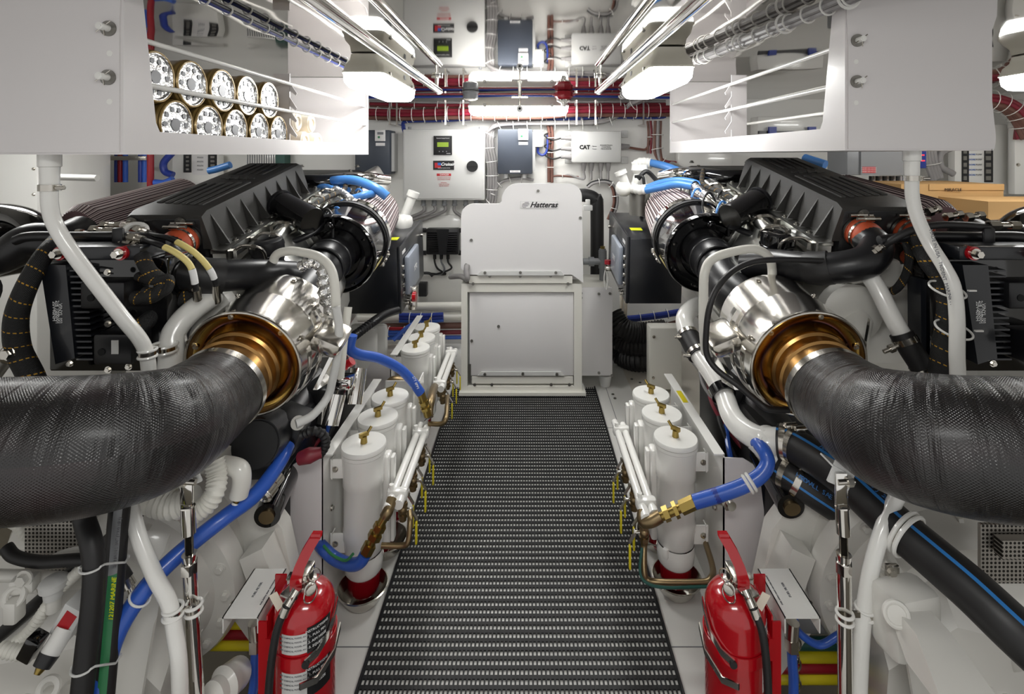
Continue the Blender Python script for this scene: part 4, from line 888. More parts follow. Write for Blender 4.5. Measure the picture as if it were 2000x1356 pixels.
hose('return_tube', pth([(1258, 1060, 1.5), (1258, 1115, 1.46), (1265, 1133, 1.45), (1290, 1138, 1.44), (1370, 1138, 1.44), (1388, 1130, 1.45), (1392, 1110, 1.5), (1378, 1060, 1.62)]), .009, 'bronze', 'bent brown steel tube around the nearest right filter', 'pipe', k=12)
hose('wire', pth([(1254, 1070, 1.48), (1250, 1115, 1.45), (1262, 1138, 1.43), (1300, 1148, 1.42), (1385, 1146, 1.43)]), .004, 'teal', 'dark green wire following the bent tube on the right', 'cable', k=8)
# ------------------------------------------------------------------ extinguishers
def extinguisher(x, y, s, lab):
    t = thing('fire_extinguisher', (x, y, -.02), lab, 'fire extinguisher', 'red fire extinguishers'); c = V((x, y, 0)); r = .0672
    mk('cylinder', G().lathe(c, Z, [(.05, -.02), (.064, -.012), (r, .0), (r, .335), (.0665, .348), (.062, .362), (.053, .376), (.04, .386), (.026, .392), (.02, .394)], k=56), 'red', t, ang=60)
    mk('neck', G().lathe(c, Z, [(.024, .39), (.026, .396), (.026, .404), (.019, .408), (.019, .425)], k=24).box(c+V((0, -.004, .425)), (.032, .05, .016), bev=.003), 'steel', t)
    # carry handle and squeeze lever
    g = G()
    def strip(pp, w_):                         # bent strip, width along x
        rs = []
        for (dx, dy, z, ww) in pp: rs.append([c+V((dx-ww, dy, z)), c+V((dx+ww, dy, z)), c+V((dx+ww*.9, dy+.006, z+.006)), c+V((dx-ww*.9, dy+.006, z+.006))])
        g.rings(rs)
    k = -s
    strip([(k*-.008, -.03, .405, .014), (k*-.006, -.036, .43, .0135), (k*.0, -.03, .455, .0125), (k*.012, -.02, .482, .0125), (k*.026, -.008, .505, .0125), (k*.028, -.0, .508, .012)], 0)
    rs = []
    mk('squeeze_lever', g, 'red', t)
    g = G().box(c+V((k*-.012, -.045, .412)), (.034, .03, .004), rz=.4*s).box(c+V((s*.02, -.01, .42)), (.03, .02, .004)); mk('lower_lever', g, 'chrome', t)
    mk('pull_ring', G().torus(c+V((k*.028, -.035, .40)), V((k*1, -.6, .2)), .017, .0016, k=28, q=6).torus(c+V((k*.03, -.02, .432)), V((.1, -.3, 1)), .013, .0014, k=24, q=6), 'steel', t)
    mk('gauge', G().lathe(c+V((k*.022, -.024, .405)), V((k*.5, -1, .3)), [(.013, 0), (.013, .008), (.011, .009)]), 'steel', t)
    mk('safety_tag', G().box(c+V((-k*.045, -.04, .385)), (.02, .001, .045), ry=-k*.5), 'paper', t)
    hp = [c+V((-k*.0, -.05, .41)), c+V((-k*.012, -.064, .398)), c+V((-k*.03, -.076, .35)), c+V((-k*.042, -.082, .25)), c+V((-k*.05, -.075, .12)), c+V((-k*.055, -.065, -.02))]
    if s > 0: hp = [c+V((.006, -.05, .41)), c+V((.014, -.066, .395)), c+V((.028, -.082, .35)), c+V((.036, -.088, .25)), c+V((.037, -.085, .12)), c+V((.033, -.078, -.02))]
    dh = mk('discharge_hose', G().tube(hp, .0085, k=14), 'rubber', t); mk('hose_ferrule', G().cyl(hp[0]+V((0, .006, .006)), hp[1], .0105, .011).cyl(hp[1], along(hp[1], hp[2], .35), .0108, .0105), 'steel', dh)
    # labels wrap round the aisle side
    am = 300 if s < 0 else 318
    a0, am_, a1 = (249, 297, 345) if s < 0 else (306, 338, 340)
    for z0, z1 in ((.292, .335), (.195, .25)):
        g = G(); patch(g, c, r+.0002, a0, am_, z0, z1); mk('instruction_label', g, 'light_grey', t)
        g = G(); patch(g, c, r+.0002, am_, a1, z0-.004, z1+.01); mk('black_label', g, 'ink', t, label='black label panel')
        for i in range(4): ctext('DRY CHEMICAL MODEL AA10S' if s < 0 else 'DRY CHEMICAL', .0048, c+Z*(z1-.006-i*.0095), r+.0012, (a0+am_)/2, 'ink_grey', t)
        b0 = 316
        if s < 0:
            if z0 > .1:
                for i, q in enumerate(('INSTRUCTIONS', '1. PULL PIN', '2. AIM HOSE', '3. SQUEEZE')): ctext(q, .0075, c+Z*(z1+.002-i*.012), r+.0013, b0, 'ink_white', t)
            else: ctext('ANSUL', .014, c+Z*(z1-.008), r+.0013, b0, 'yellow', t); ctext('SENTRY', .017, c+Z*(z1-.032), r+.0013, b0+3, 'yellow', t)
    # wall bracket: red channel, strap and over-centre latch
    b = thing('extinguisher_bracket', (x+s*.08, y+.02, 0), 'red steel bracket holding the ' + ('left' if s < 0 else 'right') + ' fire extinguisher', 'bracket')
    mk('channel', G().bb(x+s*.072, x+s*.076, y-.03, y+.06, -.03, .345, bev=.001).bb(x+s*.072, x+s*.092, y-.034, y-.03, -.03, .335).bb(x+s*.072, x+s*.10, y+.06, y+.064, -.03, .365), 'red', b)
    g = G(); 
    for zz in (.272,): g.band(c+Z*zz, Z, r+.0012, .026, .003, k=48)
    g.box(c+V((s*.07, -.02, .272)), (.012, .03, .05)); mk('strap', g, 'red', b)
    q = [c+V((-s*(r+.004)*math.cos(a), -(r+.004)*math.sin(a), .285+zz)) for a, zz in ((1.2, -.012), (.8, .0), (.4, .02), (.1, .045), (-.2, .06))]
    mk('latch', G().rings([[p+V((-s*o*math.cos(.6), -o*math.sin(.6), h)) for o, h in ((0, -.008), (.004, -.008), (.004, .008), (0, .008))] for p in q]), 'polished', b)
    q = [c+V((-s*(r+.02)*math.cos(a), -(r+.02)*math.sin(a), .24+zz)) for a, zz in ((1.3, -.0), (.9, .0), (.4, .03), (.15, .07))]
    mk('latch_arm', G().rings([[p+V((-s*o*math.cos(.6), -o*math.sin(.6), h)) for o, h in ((0, -.007), (.004, -.007), (.004, .007), (0, .007))] for p in q]), 'polished', b)
    g = G().cyl(c+V((k*.03, -.062, .272)), c+V((k*.031, -.071, .272)), .008); mk('rivet', g, 'ink', b)
extinguisher(-.521, 1.2, -1, 'red fire extinguisher strapped at the left edge of the walkway')
extinguisher(.486, 1.2, 1, 'red fire extinguisher strapped at the right edge of the walkway')
def channel(s, x0, x1, lab):
    t = thing('mounting_channel', ((x0+x1)/2, 1.26, .28), lab, 'bracket'); a, b = sorted((x0, x1))
    g = G().bb(a, b, 1.195, 1.335, .316, .32); g.bb(a, a+.003, 1.195, 1.335, .282, .32); g.bb(b-.003, b, 1.195, 1.335, .282, .32); mk('channel', g, 'white', t)
    text('FUEL FILTER', .008, V(((a+b)/2, 1.27, .3205)), V((s*-.0+.0, 1, 0)), V((-1, 0, 0)), 'ink_grey', t); text('FUEL SUPPLY SHUT OFF PORT ENGINE' if s < 0 else 'FUEL SUPPLY SHUT OFF STBD ENGINE', .005, V((b-.012 if s < 0 else a+.012, 1.27, .3205)), V((0, 1, 0)), V((-1, 0, 0)), 'ink_grey', t)
    mk('bolt', G().bolt((a-.002 if s < 0 else b+.002, 1.25, .3), V((s, 0, 0)), .008), 'steel', t)
channel(-1, -.712, -.628, 'white inverted channel bracket beside the left fire extinguisher')
channel(1, .60, .684, 'white inverted channel bracket beside the right fire extinguisher')
for s, px in ((-1, 500), (1, 1546)):
    side = 'left' if s < 0 else 'right'
    t = thing('hose_coupling', P(px, 1275, 1.27), 'steel hose coupling hanging under the '+side+' channel bracket', 'pipe fitting')
    mk('ferrule', G().cyl(P(px-2*-s, 1215, 1.27), P(px, 1245, 1.27), .016, k=16).cyl(P(px, 1245, 1.27), P(px, 1268, 1.27), .018, k=6), 'steel', t)
    hose('fuel_hose', pth([(px, 1266, 1.27), (px+s*2, 1300, 1.27), (px+s*4, 1340, 1.27), (px+s*(20 if s < 0 else 2), 1420, 1.26)]), .0115, 'blue', 'slim blue hose hanging under the '+side+' channel bracket')
# ------------------------------------------------------------------ engines (built in the tilted engine frame: u outboard, v forward, w up)
AX = V((0, .98, .196)).normalized(); UP = V((0, -.196, .98)).normalized()
def engine(s):
    O = V((-1.014, 1.6, 1.22)) if s < 0 else V((.98, 1.6, 1.245)); OUT = V((s, 0, 0)); side = 'left' if s < 0 else 'right'
    def E(u, v, w): return O + OUT*u + AX*v + UP*w
    def eb(g, u0, u1, v0, v1, w0, w1, bev=0):
        M = Matrix((OUT*1.0, AX, UP)).transposed()
        return g.box(E((u0+u1)/2, (v0+v1)/2, (w0+w1)/2), (abs(u1-u0), abs(v1-v0), abs(w1-w0)), M=M, bev=bev)
    def EP(l): return [E(*q) for q in l]
    t = thing('marine_engine', E(.12, .7, -1.0), 'white-painted marine engine with a ribbed black top cover, on the %s of the aisle' % side, 'engine', 'pair of marine engines')
    # block, heads, sump
    g = G(); eb(g, -.14, .40, .06, 1.5, -.75, -.38, .04); eb(g, -.05, .32, .0, 1.5, -1.0, -.75, .05); mk('engine_block', g, 'cast', t)
    g = G()
    for k in (-1, 1):
        uc = .13 + k*.24
        for i in range(6):
            v = .12+i*.215
            M = Matrix((OUT, AX, UP)).transposed() @ Matrix.Rotation(-k*.5, 3, 'Y'); g.box(E(uc-.0, v+.1, -.26), (.17, .19, .16), M=M, bev=.02)
    mk('cylinder_head', g, 'silver', t)
    g = G()
    for k in (-1, 1):
        for i in range(6):
            v = .12+i*.215
            for q in (0, .12): g.bolt(E(.13+k*.16, v+.04+q, -.16), UP, .009)
    mk('head_bolt', g, 'dull_steel', t, kind='stuff')
    # ribbed top cover
    g = G(); L = .71
    sec = [(-.022, -.118), (-.02, -.10), (0, 0.0), (.012, .006), (.22, .006), (.232, 0), (.25, -.10), (.252, -.118)]
    g.rings([EP([(u*(.995)+.0, -.01, w-.012 if w > -.05 else w) for u, w in sec]), EP([(u, .02, w) for u, w in sec]), EP([(u, L-.02, w) for u, w in sec]), EP([(u, L, w-.012 if w > -.05 else w) for u, w in sec])])
    CV = mk('engine_cover', g, 'black_tex', t, ang=25)
    cov = CV
    g = G()
    for i in range(6): eb(g, .03+i*.031, .046+i*.031, .05+.006*i, .345-.004*i, .003, .0115, .003)
    for i in range(5): eb(g, .05+i*.031, .066+i*.031, .47, .66, .003, .0105, .003)
    eb(g, .05, .18, .40, .412, .003, .010, .002)
    for k in range(3): g.prism([E(.07+k*.035, .385, .004), E(.082+k*.035, .385, .004), E(.098+k*.035, .43, .004), E(.086+k*.035, .43, .004)], UP*.006)
    mk('cover_rib', g, 'black_tex', CV)
    for i in range(8):
        v = .03 + i*.087
        g = G(); g.prism([E(-.0, v, -.01), E(-.055, v, -.115), E(-.018, v, -.118)], AX*.006); mk('cover_gusset', g, 'black_tex', CV)
    g = G()
    for i in range(9): g.bolt(E(-.048, .07+i*.082, -.118), UP, .0065)
    mk('cover_bolt', g, 'dull_steel', CV)
    g = G(); eb(g, -.07, -.02, -.02, L+.02, -.132, -.118, .002); eb(g, -.075, -.068, -.02, L, -.155, -.118); mk('cover_rail', g, 'silver', t)
    g = G(); eb(g, .0, .235, -.012, .03, -.20, -.012, .012); mk('cover_nose', g, 'black', t)
    g = G(); g.bolt(E(.065, -.012, -.03), -AX, .012); g.bolt(E(.215, -.012, -.03), -AX, .012); mk('nose_bolt', g, 'dull_steel', t)
    # rear plenum pipework beyond the cover
    mk('rear_manifold', G().tube(EP([(.2, .85, -.13), (.05, .82, -.115), (-.06, .84, -.12), (-.14, .95, -.14), (-.16, 1.1, -.2)]), .036, k=18), 'black_gloss', t)
    mk('rear_pipe', G().tube(EP([(.1, 1.0, -.16), (-.08, 1.0, -.14), (-.18, 1.05, -.15), (-.24, 1.2, -.2)]), .03, k=18), 'chrome', t)
    g = G(); eb(g, -.05, .4, 1.2, 1.5, -.5, -.2, .05); mk('front_housing', g, 'black', t)
    # orange couplers and black charge pipes
    mk('rubber_coupler', G().tube(EP([(.055, .0, -.085), (.055, -.055, -.085), (.055, -.06, -.09)]), .046, k=26), 'orange', t, label='orange rubber coupler')
    mk('rubber_coupler', G().tube(EP([(.20, .0, -.085), (.21, -.05, -.085), (.24, -.08, -.085)]), .04, k=26), 'orange', t, label='orange rubber coupler')
    g = G()
    for u in (.055, .205):
        g.band(E(u, -.02, -.085), AX, .0475, .01); g.band(E(u, -.048, -.087), AX, .0475, .01)
        for k, v in ((0, -.02), (1, -.055)): g.cyl(E(u-.035, v, -.03), E(u+.035, v, -.03), .005); g.cyl(E(u-.012, v, -.03), E(u+.015, v, -.03), .009, k=10)
    mk('t_bolt_clamp', g, 'steel', t)
    pts = [(.055, -.06, -.09), (.052, -.12, -.10), (.0, -.17, -.12), (-.09, -.15, -.145), (-.18, -.06, -.18), (-.24, .04, -.23)]
    if s > 0: pts = [(.055, -.06, -.09), (.05, -.11, -.10), (-.01, -.15, -.13), (-.10, -.10, -.17), (-.17, .03, -.21), (-.22, .12, -.25)]
    mk('charge_pipe', G().tube(EP(pts), .046, k=24), 'black', t); mk('pipe_sleeve', G().tube(EP([(-.06, -.162, -.135), (-.09, -.15, -.145), (-.12, -.128, -.155)]), .052, k=24) if s < 0 else G().tube(EP([(-.08, -.115, -.16), (-.10, -.10, -.17), (-.12, -.07, -.18)]), .050, k=24), 'rubber', t)
    # inboard breather canister, capped tube and fuel rail jumble
    bc = E(-.118, .13, -.255)
    g = G().lathe(bc, UP, [(.054, 0), (.056, .01), (.056, .10), (.053, .115), (.042, .12)], k=36).torus(bc+UP*.07, UP, .0565, .003); mk('breather_canister', g, 'black_gloss' if s > 0 else 'black', t)
    mk('canister_neck', G().tube([bc+AX*.05+UP*.08, bc+AX*.09+UP*.09, bc+AX*.13+UP*.1], .03, k=18), 'silver', t)
    fa, fb = (P(548, 398, 1.98), P(610, 432, 1.9)) if s < 0 else (P(1482, 392, 1.98), P(1425, 425, 1.9))
    mk('filler_tube', G().cyl(fa, fb, .05, k=32), 'black_gloss', t); mk('filler_rim', G().band(fa, fb-fa, .0505, .012, .004), 'black', t)
    rr = random.Random(3 if s < 0 else 8)
    mk('silver_casting', G().tube(EP([(-.08, -.02, -.22), (-.075, .1, -.2), (-.1, .45, -.17), (-.1, .9, -.15)]), [.02, .026, .03, .03], k=10), 'silver', t)
    for i in range(7):
        v = .0 + i*.115; u = -.075 - rr.random()*.02
        mk('fuel_line', G().tube(EP([(u, v, -.13), (u-.03, v+.01, -.115), (u-.07, v+.04, -.14), (u-.06, v+.08, -.2)]), .0055, k=8), 'steel', t)
        mk('line_nut', G().cyl(E(u, v, -.15), E(u, v, -.125), .011, k=6).cyl(E(u-.045, v+.02, -.122), E(u-.056, v+.027, -.128), .01, k=6), 'steel', t)
    mk('return_line', G().tube(EP([(-.13, .2, -.19), (-.2, .3, -.18), (-.22, .5, -.17), (-.2, .75, -.18), (-.18, .95, -.16)]), .012, k=10), 'black', t)
    mk('wire_loom', G().tube(EP([(-.10, .45, -.15), (-.14, .6, -.13), (-.17, .75, -.13), (-.12, .9, -.1)]), .011, k=10), 'braid', t)
    for i in range(9):
        v = .4 + i*.06; u = -.10 - rr.random()*.1; w_ = -.16 - rr.random()*.05
        mk('hose_union', G().cyl(E(u, v, w_), E(u-.05+rr.random()*.06, v+.05, w_+.03), .011, k=12).cyl(E(u, v, w_), E(u-.006, v+.012, w_+.006), .015, k=6), 'steel', t)
        mk('sensor_lead', G().tube(EP([(u, v, w_), (u-.03, v+.02, w_+.05), (u-.07, v-.02, w_+.03), (u-.08, v-.06, w_-.04)]), .005, k=8), ('ink', 'light_blue', 'ink')[i % 3], t)
    # turbo body between shield and air cleaner, dark red accents none
    mk('turbo_housing', G().tube(EP([(-.22, .1, -.43), (-.25, .16, -.40), (-.25, .25, -.37), (-.22, .32, -.40), (-.15, .3, -.45)]), .075, k=20), 'silver', t)
    mk('exhaust_manifold', G().tube(EP([(-.18, -.05, -.40), (-.15, .2, -.36), (-.14, .6, -.34), (-.14, 1.1, -.38)]), .05, k=14), 'silver', t)
    # white coolant pipe beside the far end
    if s < 0:
        a, b = P(788, 428, 2.9), P(805, 384, 2.9); mk('filler_neck', G().cyl(a, b, .026).cyl(b, b.lerp(a, -.22), .034).lathe(a, Z, [(.045, -.05), (.055, -.02), (.05, .01), (.03, .03)], k=10), 'white', t)
    # bell housing, gearbox, brackets
    c = V((s*1.07, 1.36, .27)); g = G()
    g.lathe(c, AX, [(.05, -.09), (.20, -.09), (.235, -.06), (.25, -.02), (.30, -.015), (.31, 0), (.31, .03), (.29, .035), (.27, .2), (.25, .3)], k=64); mk('bell_housing', g, 'cast', t)
    g = G()
    x, y = frame_of(AX)
    for k in range(20):
        a = 2*PI*k/20 + .1; g.bolt(c + AX*-.015 + (x*math.cos(a)+y*math.sin(a))*.277, -AX, .010)
    mk('housing_bolt', g, 'cast', t)
    g = G()
    for k in range(12):
        a = 2*PI*k/12; d = (x*math.cos(a)+y*math.sin(a)); n_ = AX.cross(d); p0 = c + d*.12 - AX*.09; p1 = c + d*.245 - AX*.03
        g.prism([p0 - n_*.006, p0 + n_*.006, p1 + n_*.006, p1 - n_*.006], -AX*.02)
    mk('housing_rib', g, 'cast', t)
    return t, E, eb
eng_l, EL, ebl = engine(-1)
eng_r, ER, ebr = engine(1)
# gearboxes: smooth cast body with sloping lid, bosses and bolts (the photo shows them under the exhaust hoses)
def gearbox(s):
    side = 'left' if s < 0 else 'right'
    def m(x, y, z): return V((s*x, y, z))
    t = thing('gearbox', m(.95, 1.05, -.2), 'white cast gearbox under the %s exhaust hose' % side, 'gearbox', 'pair of white gearboxes')
    g = G()
    if s < 0:
        g.rings([[m(.82, 1.2, -.3), m(1.35, 1.2, -.3), m(1.35, 1.2, .18), m(.98, 1.2, .26), m(.86, 1.2, .14)], [m(.83, 1.28, -.3), m(1.35, 1.28, -.3), m(1.35, 1.28, .34), m(1.0, 1.28, .40), m(.86, 1.28, .24)], [m(.87, 1.36, -.3), m(1.35, 1.36, -.3), m(1.35, 1.36, .42), m(1.02, 1.36, .46), m(.89, 1.36, .32)]])
    else:
        g.rings([[m(.80, 1.19, -.3), m(1.4, 1.19, -.3), m(1.4, 1.19, .2), m(1.0, 1.19, .3), m(.84, 1.19, .2)], [m(.83, 1.28, -.3), m(1.4, 1.28, -.3), m(1.4, 1.28, .36), m(1.0, 1.28, .42), m(.86, 1.28, .28)], [m(.87, 1.36, -.3), m(1.4, 1.36, -.3), m(1.4, 1.36, .46), m(1.0, 1.36, .50), m(.89, 1.36, .38)]])
    mk('casing', g, 'cast', t, ang=20)
    g = G()
    for x0, z0, r in ((.93, .02, .05), (1.04, .12, .06), (1.18, .06, .05), (.95, -.1, .045)):
        yy = 1.195; g.lathe(m(x0, yy+.01, z0), -Y, [(r, 0), (r*.95, .018), (r*.6, .02), (r*.58, .012), (0, .012)], k=24)
    mk('bearing_cap', g, 'cast', t)
    g = G()
    for k in range(9):
        x0 = .87+.06*k; g.lathe(m(x0, 1.2, .13 - abs(k-4)*.012), -Y, [(.02, 0), (.018, .015), (.009, .015), (.009, .008)], k=14)
    for k in range(6): g.lathe(m(.88+.08*k, 1.2, -.06+.01*(k % 2)), -Y, [(.022, 0), (.02, .02), (.01, .02)], k=12)
    mk('bolt_boss', g, 'cast', t)
    g = G()
    g.prism([m(.84, 1.15, .34), m(.90, 1.28, .43), m(1.0, 1.2, .26), m(.86, 1.1, .06)], (0, .012, .012)); g.prism([m(.86, 1.1, .06), m(1.0, 1.2, .26), m(1.0, 1.16, -.2), m(.86, 1.08, -.25)], (0, .012, .0))
    mk('cover_plate', g, 'cast', t)
    # upright mounting bracket toward the aisle
    g = G(); g.prism([m(.62, 1.42, .08), m(.70, 1.42, -.05), m(.95, 1.42, .30), m(.95, 1.42, .58), m(.83, 1.42, .56), m(.68, 1.42, .36)], (0, .05, 0)); g.prism([m(.70, 1.35, .36), m(.76, 1.35, .33), m(.66, 1.35, .05), m(.60, 1.35, .08)], (0, .1, 0))
    mk('mounting_arm', g, 'cast', t)
    g = G().bolt(m(.665, 1.345, .22), -Y, .012).bolt(m(.64, 1.345, .12), -Y, .012).bolt(m(.84, 1.41, .42), -Y, .012); mk('arm_bolt', g, 'cast', t)
    return t
gearbox(-1); gearbox(1)
# coloured pipes in the bilge
for k, (m_, z, nm) in enumerate((('teal', .12, 'teal'), ('yellow', .085, 'upper yellow'), ('dark_red', .055, 'dark red'), ('yellow', .025, 'lower yellow'))):
    z_ = z - .02
    hose('bilge_pipe', [V((-1.0, 1.44, z_+.02)), V((-.665, 1.44, z_+.02))], .0165, m_, nm+' crosswise pipe under the deck edge left of the left extinguisher', 'pipe', 'coloured bilge pipes on the left', sm=1)
    hose('bilge_pipe', [V((.655, 1.44, z_-.075)), V((1.0, 1.44, z_-.075))], .0165, m_, nm+' crosswise pipe under the deck edge right of the right extinguisher', 'pipe', 'coloured bilge pipes on the right', sm=1)
for s in (-1, 1):
    g = G(); x = s*.74
    for k in range(6): g.torus((x, 1.41, .14-.028*k-(.09 if s > 0 else 0)), X if k % 2 else Y, .013, .003, k=14, q=5, sy=1.3)
    tag(mk('chain', g, 'steel'), 'short steel chain hanging over the %s bilge pipes' % ('left' if s < 0 else 'right'), 'chain')
tag(mk('bilge_duct', G().cyl((.665, 1.46, .1), (1.05, 1.46, .1), .05, k=24), 'grey_plastic'), 'fat grey pipe above the coloured pipes at the lower right', 'pipe')
# ------------------------------------------------------------------ exhaust risers, air cleaners, hoses
def riser(s):
    side = 'left' if s < 0 else 'right'; m = (lambda x, y, z: V((x, y, z))) if s < 0 else (lambda x, y, z: V((-x-.008, y, z)))
    C0 = m(-.765, 1.375, .833); t = thing('exhaust_riser', C0, 'polished steel heat-shielded exhaust outlet with a gold-tinted mouth, %s engine' % side, 'exhaust shield', 'pair of polished exhaust shields')
    g = G().lathe(C0, AX, [(.152, .0), (.155, .004), (.1535, .012), (.151, .02), (.150, .12), (.1505, .125), (.150, .13), (.149, .235), (.146, .255), (.13, .268), (.085, .272)], k=72, caps=(False, True)); HS = mk('heat_shield', g, 'polished', t)
    mk('shield_rim', G().torus(C0+AX*.003, AX, .153, .0045, k=64), 'steel', t)
    mk('dished_mouth', G().lathe(C0+AX*.002, AX, [(.151, 0), (.145, .010), (.133, .016), (.120, .014), (.112, .004), (.108, -.012)], k=64, caps=(False, False), norm=True), 'heat_tint', t)
    mk('exhaust_collar', G().lathe(C0, -AX, [(.108, -.004), (.107, .016), (.101, .022), (.101, .045), (.105, .047), (.105, .052), (.099, .056), (.097, .11)], k=64, caps=(False, False)), 'collar_gold', t)
    # curved lip shells below, bracket box inboard
    x, y = frame_of(AX)
    def arc_strip(r, v0, v1, a0, a1, th=.004):
        rs = []
        for i in range(25):
            a = math.radians(a0+(a1-a0)*i/24); d = V((math.cos(a)*-s, 0, 0)) + UP*math.sin(a)
            rs.append([C0+AX*v0+d*r, C0+AX*v0+d*(r+th), C0+AX*v1+d*(r+th), C0+AX*v1+d*r])
        return G().rings(rs)
    for r, v0, v1, a0, a1 in ((.162, .03, .05, -80, 10), (.172, .075, .1, -75, 5), (.16, .15, .17, -85, 30)): mk('shield_lip', arc_strip(r, v0, v1, a0, a1), 'chrome', t)
    M = Matrix((V((-s, 0, 0)), AX, UP)).transposed()
    q = C0 + V((-s*.16, 0, 0)) + AX*.1 + UP*-.0
    mk('shield_box', G().box(q + AX*.04 + V((-s*.025, 0, 0)), (.09, .12, .05), M=M @ Matrix.Rotation(.45, 3, 'Y'), bev=.016), 'steel', t)
    mk('shield_skirt', G().prism([q+V((-s*.05, 0, -.03)), q+AX*.1+V((-s*.05, 0, -.03)), q+AX*.1+V((0, 0, -.17)), q+V((0, 0, -.13))], V((s*.012, 0, 0))), 'chrome', t)
    g = G()
    for a, v in ((95, .012), (50, .012), (120, .14), (70, .22), (20, .05)):
        d = V((math.cos(math.radians(a))*-s, 0, 0)) + UP*math.sin(math.radians(a)); g.bolt(C0+AX*v+d*.151, d, .0055)
    for a in (100, 40, 160): d = V((math.cos(math.radians(a))*-s, 0, 0)) + UP*math.sin(math.radians(a)); g.bolt(C0+AX*.014+d*.137, -AX, .005)
    mk('shield_bolt', g, 'steel', HS)
    # outboard wing of the shield (dark mirror plate)
    w_ = C0 + V((s*.145, 0, 0))
    mk('shield_wing', G().prism([w_+UP*.07+AX*.0, w_+V((s*.06, 0, 0))+UP*.09+AX*.08, w_+V((s*.065, 0, 0))+UP*-.03+AX*.08, w_+V((s*.02, 0, 0))-UP*.11], AX*.01), 'chrome', t)
    # exhaust hose
    A = C0 - AX*.105
    pts = [A, m(-.767, 1.185, .81), m(-.765, 1.10, .818), m(-.785, 1.025, .836), m(-.85, .97, .85), m(-.95, .945, .858), m(-1.1, .93, .86), m(-1.4, .915, .86)]
    h = thing('exhaust_hose', A, 'fat black fabric-wrapped exhaust hose sweeping off the %s edge of the frame' % side, 'hose', 'pair of black exhaust hoses')
    mk('wrapped_hose', G().tube(pts, [.108, .114, .12, .122, .122, .122, .122], k=72, sm=14, caps=(False, False)), 'exhaust_wrap', h, ang=80)
    mk('end_ring', G().band(A+AX*.004, AX, .102, .018, .009, k=64), 'steel', h)
    q = G().lathe(A + AX*.005, AX, [(.108, 0), (.09, .0)], k=64, caps=(False, False)); mk('end_seal', q, 'pale_yellow', h)
    # air cleaner: colinear cylinder, pleated cone beyond
    D0 = m(-.762, 2.0, 1.0) if s < 0 else V((.708, 2.0, 1.005)); ac = thing('air_cleaner', D0, 'glossy black round air cleaner with a pleated filter cone, inboard on the %s engine' % side, 'air filter', 'inboard air cleaners')
    hg = mk('housing', G().lathe(D0, AX, [(.085, .03), (.10, .03), (.105, .012), (.125, .01), (.13, .03), (.15, .025), (.16, .012), (.165, .02), (.166, .03), (.163, .04), (.163, .17), (.168, .172), (.168, .19), (.163, .192), (.165, .25)], k=72), 'black_gloss', ac)
    mk('seal_band', G().band(D0+AX*.18, AX, .166, .018, .006, k=64), 'rubber', ac); mk('clamp_band', G().band(D0+AX*.225, AX, .164, .03, .004, k=64), 'chrome', ac)
    mk('pleated_element', G().lathe(D0, AX, [(.158, .25), (.15, .30), (.12, .56), (.11, .6), (.09, .605)], k=176, amp=.003, lobes=44), 'pleats', ac)
    mk('inlet_duct', G().tube([D0+AX*.05, D0-AX*.05, D0-AX*.13-UP*.015, D0-AX*.24-UP*.03, C0+AX*.27], [.082, .083, .075, .078, .07], k=36), 'black', ac); mk('duct_hump', G().torus(D0-AX*.10, AX, .079, .006).torus(D0-AX*.035, AX, .084, .004), 'black', ac)
    dd = V((-s*.35, 0, 0))+UP*.94; dd.normalize()
    q = D0 + (V((s*.02, 0, 0)) + UP).normalized()*.125 + AX*.015; mk('vent_plug', G().ball(q-AX*.01, .018).bolt(q-AX*.02, -AX, .01), 'black_gloss', ac)
    g = G()
    for k in range(8): a = 2*PI*k/8+.3; g.cyl(D0+AX*.02+(x*math.cos(a)+y*math.sin(a))*.14, D0+AX*.012+(x*math.cos(a)+y*math.sin(a))*.14, .004, k=8)
    mk('rivet', g, 'steel', hg)
    rs = []
    for i in range(9):
        a = math.radians(-20 - i*3.6); d = V((math.cos(a)*-s, 0, 0)) + UP*math.sin(a); rs.append([D0+AX*.06+d*.164, D0+AX*.06+d*.1645, D0+AX*.145+d*.1645, D0+AX*.145+d*.164])
    mk('yellow_label', G().rings(rs), 'pale_yellow', hg)
    a = math.radians(-28 if s < 0 else -30); d = V((math.cos(a)*-s, 0, 0)) + UP*math.sin(a); q = D0+AX*.19+d*.172; tt = AX.cross(d)
    mk('clamp_screw', G().cyl(q-tt*.03, q+tt*.03, .005).cyl(q-tt*.02, q-tt*.005, .011, k=10).cyl(q+tt*.005, q+tt*.02, .011, k=10).box(q+tt*.035, (.02, .02, .02), bev=.003), 'steel', ac)
    # second, outboard air cleaner
    e = thing('air_cleaner', m(-1.55, 1.9, 1.2), 'outboard black air intake with a pleated filter, behind the %s control module' % side, 'air filter', 'outboard air cleaners')
    B0 = m(-1.53, 1.75, 1.12) if s < 0 else V((1.42, 1.76, 1.135)); dirn = (AX + V((-s*.22, 0, 0))).normalized()
    mk('pleated_element', G().lathe(B0, dirn, [(.09, 0), (.105, .03), (.10, .42), (.085, .44)], k=132, amp=.0025, lobes=44), 'pleats', e)
    cc = B0 + V((-s*.02, -.16, .005)); cd = V((-s*.35, -1, .45)).normalized()
    mk('cap', G().lathe(cc, cd, [(.055, -.12), (.058, -.03), (.068, -.02), (.073, 0), (.07, .012), (.055, .016), (.05, .012), (.0, .012)], k=44), 'black', e)
    mk('intake_elbow', G().tube([B0+V((s*.1, -.05, -.03)), B0+V((s*.2, -.12, -.03)), B0+V((s*.4, -.1, -.05)), B0+V((s*.62, -.02, -.1))], [.075, .09, .09, .085], k=28), 'black_gloss', e); mk('elbow_rim', G().torus(B0+V((s*.2, -.12, -.03)), V((s, -.3, 0)), .092, .006), 'black', e)
